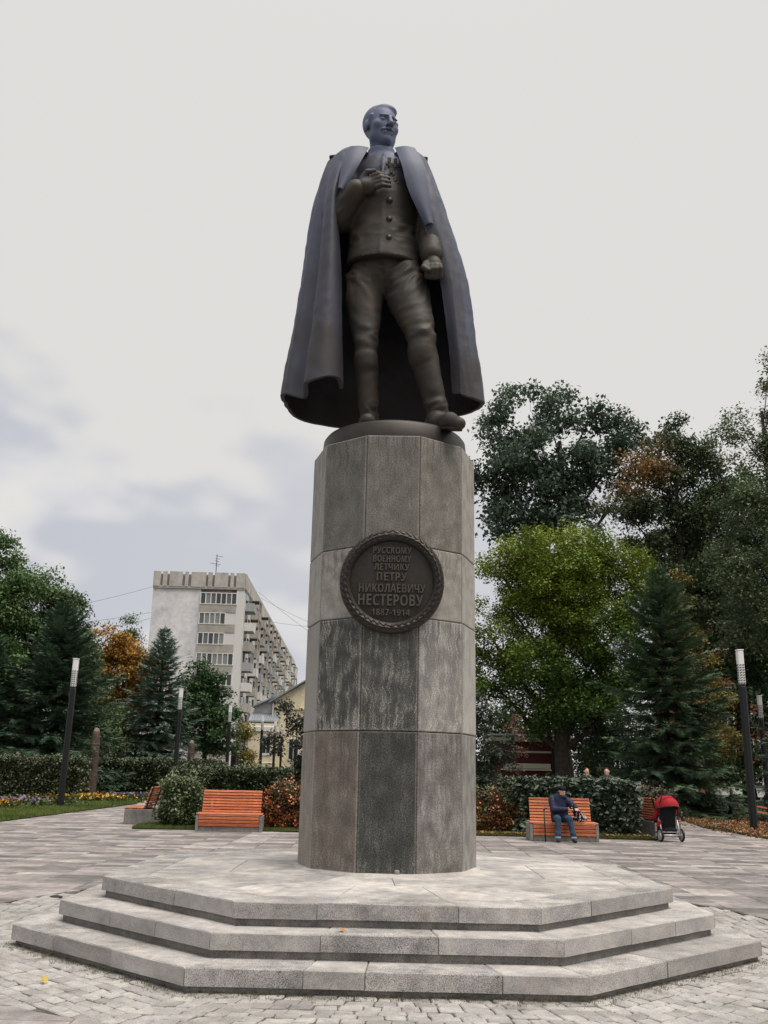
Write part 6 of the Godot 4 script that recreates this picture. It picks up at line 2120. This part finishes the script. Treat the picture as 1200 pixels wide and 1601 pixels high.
func standing(label: String, at: Vector3, turn: float, coat: Color, hair: Color, sd: int) -> void:
	var t := thing("person", label, "person", at, turn)
	t.scale = Vector3.ONE * 1.07
	var skin_c := Color(0.60, 0.35, 0.26)
	var B := Blob.new()
	var o := []
	o.append(["c", Vector3(0, 1.40, 0), Vector3(0, 1.0, 0), 0.15, 0.14, 0.05, 0.75])
	for s in [-1.0, 1.0]:
		o.append(["c", Vector3(0.09 * s, 0.95, 0), Vector3(0.10 * s, 0.5, 0.02), 0.085, 0.06, 0.05])
		o.append(["c", Vector3(0.10 * s, 0.5, 0.02), Vector3(0.10 * s, 0.09, 0), 0.058, 0.04, 0.02])
		o.append(["c", Vector3(0.10 * s, 0.06, 0), Vector3(0.11 * s, 0.045, 0.16), 0.045, 0.035, 0.02])
		o.append(["c", Vector3(0.19 * s, 1.42, 0), Vector3(0.24 * s, 1.13, 0.0), 0.055, 0.045, 0.04])
		o.append(["c", Vector3(0.24 * s, 1.13, 0.0), Vector3(0.22 * s, 0.88, 0.09), 0.043, 0.03, 0.02])
	o.append(["c", Vector3(0, 1.45, 0), Vector3(0, 1.55, 0.01), 0.058, 0.055, 0.03])
	skin(B, o, 0.02, skin_c)
	skin(B, head_ops(Vector3(0, 1.645, 0.02), Basis.IDENTITY, 1.0, false), 0.008, skin_c)
	for s in [-1.0, 1.0]: skin(B, hand_ops(Vector3(0.22 * s, 0.87, 0.09), Vector3(0, -1, 0.15), Vector3(0, 0, s)), 0.007, skin_c)
	part("body", B.mesh(), vmat(0.6), t)
	var C := Blob.new()
	o = []
	o.append(["c", Vector3(0, 1.40, 0), Vector3(0, 0.85, 0), 0.185, 0.20, 0.05, 0.75])
	for s in [-1.0, 1.0]:
		o.append(["c", Vector3(0.19 * s, 1.42, 0), Vector3(0.24 * s, 1.13, 0.0), 0.08, 0.068, 0.05])
		o.append(["c", Vector3(0.24 * s, 1.13, 0.0), Vector3(0.22 * s, 0.92, 0.08), 0.066, 0.055, 0.02])
	o.append(["cut", Vector3(0, 0.72, 0), Vector3(0, -1, 0)])
	skin(C, o, 0.022, Color.WHITE)
	part("coat", C.mesh(), cloth_mat(coat), t)
	C = Blob.new()
	o = [["c", Vector3(-0.07, 1.50, 0.02), Vector3(0.07, 1.50, 0.02), 0.05, 0.05, 0.03], ["c", Vector3(0, 1.49, 0.07), Vector3(0.02, 1.43, 0.12), 0.035, 0.04, 0.03]]
	skin(C, o, 0.014, Color.WHITE)
	part("scarf", C.mesh(), cloth_mat(Color(0.55, 0.55, 0.54) if sd == 401 else Color(0.40, 0.41, 0.43)), t)
	C = Blob.new()
	o = [["c", Vector3(0.095, 0.82, 0), Vector3(0.10, 0.1, 0.01), 0.1, 0.07, 0.03], ["c", Vector3(-0.095, 0.82, 0), Vector3(-0.10, 0.1, 0.01), 0.1, 0.07, 0.03]]
	skin(C, o, 0.022, Color.WHITE)
	part("trousers", C.mesh(), cloth_mat(Color(0.03, 0.032, 0.04)), t)
	C = Blob.new()
	o = [["e", Vector3(0, 1.705, -0.012), Vector3(0.082, 0.085, 0.098), Basis.IDENTITY, 0.02], ["e", Vector3(0, 1.64, -0.045), Vector3(0.08, 0.10, 0.07), Basis.IDENTITY, 0.03], ["x", Vector3(0, 1.64, 0.085), Vector3(0.062, 0.085, 0.06), Basis.IDENTITY, 0.01]]
	skin(C, o, 0.01, Color.WHITE)
	part("hair", C.mesh(), cloth_mat(hair), t)
	for s in [-1.0, 1.0]: part("eye", box_mesh(Vector3(0.018, 0.008, 0.006), 0.002, Vector3(0.031 * s, 1.652, 0.106)), M.black, t)

func woman() -> void:
	# seated on the bench, bent over the bag beside her
	var t := thing("person", "elderly woman in navy padded jacket, jeans and dark beret sitting on the bench", "person", Vector3(4.46, 0, -13.98))
	t.scale = Vector3.ONE * 0.92
	var skin_c := Color(0.62, 0.36, 0.27)
	var pel := Vector3(0, 0.63, 0.0)
	var chest := Vector3(0.01, 1.00, 0.02)
	var hc := Vector3(0.07, 1.315, 0.12)
	var shR := Vector3(-0.20, 1.09, 0.03); var elR := Vector3(-0.19, 0.83, 0.17); var wrR := Vector3(0.17, 0.845, 0.31)
	var shL := Vector3(0.22, 1.07, 0.05); var elL := Vector3(0.38, 0.91, 0.14); var wrL := Vector3(0.40, 0.90, 0.33)
	var kR := Vector3(-0.12, 0.60, 0.43); var aR := Vector3(-0.15, 0.10, 0.53)
	var kL := Vector3(0.20, 0.60, 0.43); var aL := Vector3(0.28, 0.10, 0.53)
	var B := Blob.new()
	var o := []
	o.append(["c", pel, chest, 0.15, 0.14, 0.05, 0.8])
	o.append(["c", chest + Vector3(0.01, 0.1, 0.02), hc + Vector3(-0.01, -0.10, -0.03), 0.06, 0.055, 0.04])
	for q in [[shR, elR, wrR], [shL, elL, wrL]]:
		o.append(["c", q[0], q[1], 0.055, 0.045, 0.04])
		o.append(["c", q[1], q[2], 0.045, 0.028, 0.02])
	for q in [[kR, aR, -1.0], [kL, aL, 1.0]]:
		o.append(["c", Vector3(0.09 * q[2], 0.60, 0.03), q[0], 0.085, 0.06, 0.04])
		o.append(["c", q[0], q[1], 0.058, 0.038, 0.02])
		o.append(["c", q[1] - Vector3(0, 0.04, 0), q[1] + Vector3(0.02 * q[2], -0.055, 0.15), 0.04, 0.032, 0.02])
	skin(B, o, 0.018, skin_c)
	var hb := Basis(Vector3.UP, 0.55) * Basis(Vector3.RIGHT, 0.36)
	skin(B, head_ops(hc, hb, 1.06, false), 0.008, skin_c)
	skin(B, hand_ops(wrR, Vector3(0.9, -0.15, 0.3), Vector3(0, 0.4, 1)), 0.007, skin_c)
	skin(B, hand_ops(wrL, Vector3(0.0, -0.55, 0.6), Vector3(-1, 0.1, 0)), 0.007, skin_c)
	part("body", B.mesh(), vmat(0.6), t)
	for s in [-1.0, 1.0]: part("eye", box_mesh(Vector3(0.02, 0.008, 0.008), 0.002), M.black, t, hc + hb * Vector3(0.033 * s, 0.006, 0.09))
	# padded jacket with quilting
	var J := Blob.new()
	o = []
	o.append(["c", pel + Vector3(0, -0.02, 0.0), Vector3(0, 0.85, 0.01), 0.235, 0.215, 0.05, 0.82])
	o.append(["c", Vector3(0, 0.85, 0.01), chest + Vector3(0, 0.06, 0), 0.215, 0.20, 0.05, 0.82])
	for q in [[shR, elR, wrR], [shL, elL, wrL]]:
		o.append(["c", q[0], q[1], 0.105, 0.09, 0.05])
		o.append(["c", q[1], q[1].lerp(q[2], 0.93), 0.088, 0.062, 0.03])
		for k in 3:
			var p: Vector3 = q[0].lerp(q[1], 0.25 + 0.3 * k)
			o.append(["c", p, p + (q[1] - q[0]) * 0.04, 0.108 - 0.006 * k, 0.106 - 0.006 * k, 0.012])
			p = q[1].lerp(q[2], 0.2 + 0.26 * k)
			o.append(["c", p, p + (q[2] - q[1]) * 0.03, 0.088 - 0.007 * k, 0.086 - 0.007 * k, 0.012])
	for k in 4:
		var y := 0.70 + k * 0.12
		o.append(["c", Vector3(-0.01, y, 0.012), Vector3(0.01, y, 0.012), 0.236 - 0.008 * k, 0.236 - 0.008 * k, 0.02, 0.82])
	o.append(["c", hc + Vector3(-0.08, -0.14, -0.06), hc + Vector3(0.06, -0.14, -0.04), 0.075, 0.075, 0.03])
	o.append(["c", hc + Vector3(-0.05, -0.13, 0.02), hc + Vector3(0.05, -0.15, 0.03), 0.05, 0.05, 0.03])
	o.append(["c", hc + Vector3(-0.10, -0.16, -0.11), hc + Vector3(0.05, -0.17, -0.11), 0.07, 0.07, 0.04])
	skin(J, o, 0.017, Color.WHITE)
	part("jacket", J.mesh(), cloth_mat(Color(0.032, 0.037, 0.090), 0.5), t)
	var T := Blob.new()
	o = []
	for q in [[kR, aR, -1.0], [kL, aL, 1.0]]:
		o.append(["c", Vector3(0.10 * q[2], 0.61, 0.05), q[0], 0.115, 0.088, 0.05])
		o.append(["c", q[0], q[1] + Vector3(0, 0.02, 0), 0.086, 0.068, 0.02])
		o.append(["c", q[0] + Vector3(-0.05, 0.0, -0.06), q[0] + Vector3(0.05, -0.05, 0.02), 0.05, 0.03, 0.03])
		o.append(["c", q[0].lerp(q[1], 0.72) + Vector3(-0.03, 0, 0.02), q[0].lerp(q[1], 0.78) + Vector3(0.04, 0, 0.02), 0.055, 0.05, 0.02])
	skin(T, o, 0.016, Color.WHITE)
	part("jeans", T.mesh(), cloth_mat(Color(0.055, 0.10, 0.175)), t)
	for q in [aR, aL]:
		var st := smooth_begin()
		lathe(st, [Vector2(0.07, -0.02), Vector2(0.079, -0.02), Vector2(0.078, 0.05), Vector2(0.07, 0.05)], 16)
		part("turned_up_cuff", done(st), cloth_mat(Color(0.30, 0.40, 0.46)), t, q)
	var S := Blob.new()
	for q in [[aR, -1.0], [aL, 1.0]]:
		var a: Vector3 = q[0]
		var dd: Vector3 = Vector3(0.12 * q[1], 0, 1).normalized()
		var F := Blob.new()
		skin(F, [["c", a + Vector3(0, -0.045, -0.02), a + Vector3(0, -0.055, 0) + dd * 0.15, 0.052, 0.045, 0.02], ["cut", Vector3(0, 0.006, 0), Vector3.DOWN]], 0.012, Color.WHITE)
		part("shoe", F.mesh(), mat(Color(0.02, 0.02, 0.024), 0.5), t)
	var H := Blob.new()
	o = []
	var g := func(x: float, y: float, z: float) -> Vector3: return hc + hb * Vector3(x, y, z)
	o.append(["e", g.call(-0.012, 0.085, -0.02), Vector3(0.112, 0.07, 0.125), hb * Basis(Vector3.RIGHT, -0.12), 0.03])
	o.append(["e", g.call(0, 0.05, -0.045), Vector3(0.088, 0.06, 0.085), hb, 0.02])
	skin(H, o, 0.011, Color.WHITE)
	part("beret", H.mesh(), cloth_mat(Color(0.012, 0.013, 0.030)), t)
	var Hr := Blob.new()
	skin(Hr, [["e", g.call(0, 0.005, -0.055), Vector3(0.08, 0.08, 0.06), hb, 0.02]], 0.012, Color.WHITE)
	part("hair", Hr.mesh(), cloth_mat(Color(0.20, 0.19, 0.18)), t)
	# cane leaning on the bench
	var c := thing("walking_cane", "thin black walking cane leaning against the front of the woman's bench", "cane", Vector3(4.03, 0, -13.62))
	var st := smooth_begin()
	tube(st, [Vector3(0, 0.0, 0.0), Vector3(0.0, 0.40, -0.06), Vector3(0.0, 0.74, -0.12)], [0.016, 0.016, 0.016], 8)
	part("shaft", done(st), M.black, c)
	st = smooth_begin()
	tube(st, [Vector3(0.0, 0.72, -0.117), Vector3(0, 0.765, -0.124), Vector3(0.03, 0.79, -0.126), Vector3(0.09, 0.785, -0.126)], [0.018, 0.021, 0.021, 0.018], 8)
	part("handle", done(st), M.black, c)
	# patterned bag
	var im := Image.create(128, 128, false, Image.FORMAT_RGB8)
	im.fill(Color(0.10, 0.03, 0.06))
	var r := RandomNumberGenerator.new()
	r.seed = 8
	for k in 46:
		var p := Vector2(r.randf() * 128, r.randf() * 128)
		var rad := r.randf_range(4.5, 7.5)
		var cc: Color = [Color(0.92, 0.85, 0.84), Color(0.85, 0.62, 0.64), Color(0.90, 0.80, 0.78)][k % 3]
		for y in range(-8, 9):
			for x in range(-8, 9):
				if Vector2(x, y * (1.0 + 0.3 * sin(k * 1.7))).length() < rad: im.set_pixel(posmod(int(p.x) + x, 128), posmod(int(p.y) + y, 128), cc)
	var bmat := mat(Color.WHITE, 0.8)
	bmat.albedo_texture = ImageTexture.create_from_image(im)
	bmat.uv1_triplanar = true
	bmat.uv1_scale = Vector3.ONE * 2.6
	var bag := thing("shopping_bag", "dark bag with pale pink spots held open on the bench beside the woman", "bag", Vector3(4.875, 0.458, -13.87))
	var G := Blob.new()
	skin(G, [["c", Vector3(0.10, 0.11, 0.02), Vector3(-0.06, 0.34, 0.08), 0.13, 0.09, 0.05, 0.7], ["c", Vector3(0.17, 0.08, 0.0), Vector3(-0.02, 0.07, 0.02), 0.085, 0.085, 0.06, 0.8], ["e", Vector3(-0.10, 0.36, 0.08), Vector3(0.07, 0.08, 0.07), Basis.IDENTITY, 0.03], ["cut", Vector3(0, 0.015, 0), Vector3.DOWN]], 0.013, Color.WHITE)
	part("bag_body", G.mesh(), bmat, bag)
	for z in [0.04, 0.12]:
		st = smooth_begin()
		tube(st, [Vector3(-0.16, 0.36, z), Vector3(-0.17, 0.43, z), Vector3(-0.10, 0.46, z), Vector3(-0.02, 0.40, z)], [0.012, 0.012, 0.012, 0.012], 6)
		part("handle", done(st), M.black, bag)

# ---------------------------------------------------------------- stroller
func pram() -> void:
	var t := thing("stroller", "red and black baby stroller on a silver frame parked at the path corner", "stroller", Vector3(7.42, 0, -14.75), 0.16)
	var red := cloth_mat(Color(0.52, 0.022, 0.035), 0.7)
	var blk := cloth_mat(Color(0.022, 0.024, 0.03), 0.8)
	var silver := mat(Color(0.62, 0.62, 0.63), 0.35, 0.6)
	# seen from behind: the handle is towards the viewer
	var tyre := smooth_begin()
	lathe(tyre, [Vector2(0.125, -0.025), Vector2(0.152, -0.022), Vector2(0.165, 0.0), Vector2(0.152, 0.022), Vector2(0.125, 0.025)], 24, Vector3.ZERO, Basis(Vector3.BACK, PI / 2))
	var rim := smooth_begin()
	lathe(rim, [Vector2(0.0, -0.03), Vector2(0.03, -0.03), Vector2(0.035, -0.012), Vector2(0.12, -0.016), Vector2(0.127, -0.024), Vector2(0.127, 0.024), Vector2(0.12, 0.016), Vector2(0.035, 0.012), Vector2(0.03, 0.03), Vector2(0.0, 0.03)], 20, Vector3.ZERO, Basis(Vector3.BACK, PI / 2))
	var tm := done(tyre)
	var rm := done(rim)
	for w in [[-0.29, 0.165, 0.22, 1.0], [0.29, 0.165, 0.22, 1.0], [-0.10, 0.115, -0.42, 0.7], [0.05, 0.115, -0.42, 0.7]]:
		var o := part("wheel", rm, silver, t, Vector3(w[0], w[1], w[2]))
		o.scale = Vector3(1, 1, 1) * w[3]
		part("tyre", tm, M.black, o)
	var st := smooth_begin()
	tube(st, [Vector3(-0.29, 0.165, 0.22), Vector3(0.29, 0.165, 0.22)], [0.017, 0.017], 8)
	for s in [-1.0, 1.0]:
		tube(st, [Vector3(0.25 * s, 0.17, 0.22), Vector3(0.24 * s, 0.55, 0.10)], [0.017, 0.017], 8)
		tube(st, [Vector3(0.24 * s, 0.62, 0.10), Vector3(0.20 * s, 0.35, -0.15), Vector3(0.06 * s, 0.14, -0.42)], [0.016, 0.016, 0.016], 8)
		tube(st, [Vector3(0.25 * s, 0.22, 0.2), Vector3(0.18 * s, 0.27, -0.15)], [0.013, 0.013], 6)
	tube(st, [Vector3(-0.25, 0.24, 0.2), Vector3(0.25, 0.24, 0.2)], [0.014, 0.014], 6)
	part("frame", done(st), silver, t)
	st = smooth_begin()
	tube(st, [Vector3(-0.245, 0.54, 0.10), Vector3(-0.26, 0.95, 0.20), Vector3(-0.22, 1.17, 0.27), Vector3(0.22, 1.17, 0.27), Vector3(0.26, 0.95, 0.20), Vector3(0.245, 0.54, 0.10)], [0.015, 0.015, 0.02, 0.02, 0.015, 0.015], 8)
	part("handle", done(st), M.black, t)
	# seat shell and basket
	st = begin()
	bx(st, Vector3(0, 0.64, 0.06), Vector3(0.46, 0.62, 0.05), 0.02, Basis(Vector3.RIGHT, 0.10))
	bx(st, Vector3(0, 0.48, -0.18), Vector3(0.40, 0.07, 0.36), 0.02)
	part("seat", done(st), blk, t)
	part("basket", box_mesh(Vector3(0.40, 0.16, 0.42), 0.04, Vector3(0, 0.27, 0.0)), blk, t)
	# hood: ribbed quarter dome open to the front
	var fn := func(u: float, v: float) -> Vector3:
		var a := lerpf(-PI / 2, PI / 2, u)
		var b := lerpf(-0.75, 1.75, v)
		var rad := 0.46 + 0.014 * absf(sin(v * PI * 3.0))
		return Vector3(sin(a) * 0.31 * (0.92 + 0.08 * cos(b)), 0.80 + cos(a) * rad * cos(b - 0.55) * 0.78, 0.05 + cos(a) * rad * -sin(b - 0.55) * 0.9)
	part("hood", cloth(22, 20, 0.012, fn, func(p: Vector3, s: int) -> Color: return Color.WHITE), red, t)
	st = smooth_begin()
	var arc := []
	var rr := []
	for k in 9:
		arc.append(fn.call(k / 8.0, 0.0))
		rr.append(0.016)
	tube(st, arc, rr, 6)
	part("hood_edge", done(st), M.black, t)
	for s in [-1.0, 1.0]:
		var sk := Blob.new()
		skin(sk, [["c", Vector3(0.25 * s, 0.80, 0.02), Vector3(0.245 * s, 0.62, -0.10), 0.055, 0.06, 0.03], ["c", Vector3(0.245 * s, 0.62, -0.10), Vector3(0.24 * s, 0.56, -0.26), 0.06, 0.05, 0.03]], 0.014, Color.WHITE)
		part("side_padding", sk.mesh(), red, t)
	var sk2 := Blob.new()
	skin(sk2, [["c", Vector3(-0.25, 0.47, 0.12), Vector3(-0.29, 0.40, 0.10), 0.055, 0.05, 0.03]], 0.014, Color.WHITE)
	part("hanging_cloth", sk2.mesh(), red, t)

# ---------------------------------------------------------------- small things
func odds() -> void:
	# white van half hidden under the trees at right
	var t := thing("parked_car", "white car parked far back under the trees at right", "car", Vector3(26.3, 0, -60), 0.15)
	var paint := mat(Color(0.72, 0.73, 0.74), 0.25, 0.0, 0.6)
	var st := begin()
	var prof := [Vector2(-2.1, 0.35), Vector2(-2.15, 0.8), Vector2(-1.9, 0.95), Vector2(-1.1, 1.02), Vector2(-0.5, 1.45), Vector2(1.1, 1.48), Vector2(1.75, 1.05), Vector2(2.1, 0.95), Vector2(2.15, 0.4)]
	for i in prof.size() - 1:
		var a: Vector2 = prof[i]
		var b: Vector2 = prof[i + 1]
		quad(st, Vector3(a.x, a.y, 0.82), Vector3(b.x, b.y, 0.82), Vector3(b.x, b.y, -0.82), Vector3(a.x, a.y, -0.82), Vector3(a.y - b.y, b.x - a.x, 0))
	for s in [-1.0, 1.0]:
		for i in range(0, prof.size() - 1):
			tri(st, Vector3(prof[i].x, prof[i].y, 0.82 * s), Vector3(prof[i + 1].x, prof[i + 1].y, 0.82 * s), Vector3(0, 0.38, 0.84 * s), Vector3(0, 0, s))
	part("body", done(st), paint, t)
	for q in [[-0.55, 0.85], [0.45, 0.95]]: part("side_window", box_mesh(Vector3(q[1], 0.34, 0.04), 0.01, Vector3(q[0] + 0.1, 1.22, 0.83)), M.glass_dark, t)
	var ty := smooth_begin()
	lathe(ty, [Vector2(0.0, -0.11), Vector2(0.30, -0.11), Vector2(0.33, -0.06), Vector2(0.33, 0.06), Vector2(0.30, 0.11), Vector2(0.0, 0.11)], 18, Vector3.ZERO, Basis(Vector3.RIGHT, PI / 2))
	var wm := done(ty)
	for q in [[-1.3, 1], [1.35, 1], [-1.3, -1], [1.35, -1]]: part("wheel", wm, M.black, t, Vector3(q[0], 0.33, 0.74 * q[1]))
	for s in [-1, 1]: part("headlight", box_mesh(Vector3(0.1, 0.14, 0.3), 0.03, Vector3(-2.08, 0.78, 0.55 * s)), M.white, t)
	# leaning thin trunks under the ochre tree
	for q in [[Vector3(14.1, 0.03, -30.3), Vector3(-0.55, 1.35, 0.0), "dark leaning young trunk beside the large spruce, leaning left"], [Vector3(14.35, 0.03, -29.6), Vector3(0.12, 1.25, 0.1), "short upright dark trunk next to the left leaning one by the spruce"]]:
		st = smooth_begin()
		tube(st, [Vector3.ZERO, q[1] * 0.5 + Vector3(0.05, 0, 0.03), q[1]], [0.09, 0.07, 0.05], 8)
		var s := thing("leaning_trunk", q[2], "tree trunk", q[0])
		part("trunk", done(st), M.bark, s)
		var lf := smooth_begin()
		lathe(lf, [Vector2(0.052, -0.02), Vector2(0.05, 0.01), Vector2(0.0, 0.012)], 10)
		part("cut_end", done(lf), mat(Color(0.42, 0.20, 0.08), 0.9), s, q[1])
	# cut branches and orange tape by the right lamp
	for q in [[Vector3(12.0, 0.06, -17.6), Vector3(0.9, 0.38, 0.2), "pale cut branch lying on the leaves beside the right lamp post"], [Vector3(12.25, 0.10, -19.0), Vector3(0.95, 0.72, 0.0), "pale stick slanting up from the leaves behind the right lamp post"], [Vector3(10.9, 0.07, -21.9), Vector3(0.9, 0.05, -0.3), "grey branch lying flat at the edge of the leaf covered lawn"]]:
		st = smooth_begin()
		tube(st, [Vector3.ZERO, q[1] * 0.45 + Vector3(0, 0.05, 0.02), q[1]], [0.03, 0.026, 0.012], 6)
		tube(st, [q[1] * 0.5 + Vector3(0, 0.04, 0.02), q[1] * 0.75 + Vector3(0.05, 0.16, 0.05)], [0.016, 0.006], 5)
		single("fallen_branch", done(st), stone_mat(Color(0.34, 0.29, 0.24), M.wood, 0.5), q[2], "branch", q[0])
	var tape := mat(Color(0.60, 0.14, 0.07), 0.5)
	for q in [[0.78, 0.58, "upper strip of orange barrier tape running right from the right lamp post"], [0.62, 0.46, "lower strip of orange barrier tape running right from the right lamp post"]]:
		st = begin()
		for k in 10:
			var f := k / 10.0
			var g := (k + 1) / 10.0
			var a := Vector3(f * 3.4, lerpf(q[0], q[1], f) - 0.35 * f * (1 - f), -0.4 * f)
			var b := Vector3(g * 3.4, lerpf(q[0], q[1], g) - 0.35 * g * (1 - g), -0.4 * g)
			var hh := Vector3(0, 0.022, 0.012 * sin(k * 1.3))
			quad(st, a - hh, b - hh, b + hh, a + hh, Vector3.BACK)
			quad(st, a - hh - Vector3(0, 0, 0.003), b - hh - Vector3(0, 0, 0.003), b + hh - Vector3(0, 0, 0.003), a + hh - Vector3(0, 0, 0.003), Vector3.FORWARD)
		single("barrier_tape", done(st), tape, q[2], "tape", Vector3(11.98, 0, -20.35))
	# a few leaves lying on the steps and setts
	var lm := leaf_clump(1, 0.0, 0.07, 77)
	for q in [[-0.35, 0.372, 2.98, 0.36, 0.17, 0.05, "single orange brown leaf lying on the middle step"], [-2.62, 0.015, 3.2, 0.42, 0.30, 0.06, "yellow leaf lying on the cobbles by the left step corner"]]:
		single("fallen_leaf", lm, mat(Color(q[3], q[4], q[5]), 0.8), q[6], "leaf", Vector3(q[0], q[1] + 0.008, q[2]))
	st = smooth_begin()
	lathe(st, [Vector2(0.085, 0.0), Vector2(0.075, 0.02), Vector2(0.03, 0.032), Vector2(0.0, 0.034)], 12)
	single("loose_stone", done(st), M.black, "small dark round stone on the cobbles left of the steps", "stone", Vector3(-4.15, -0.008, -1.55))
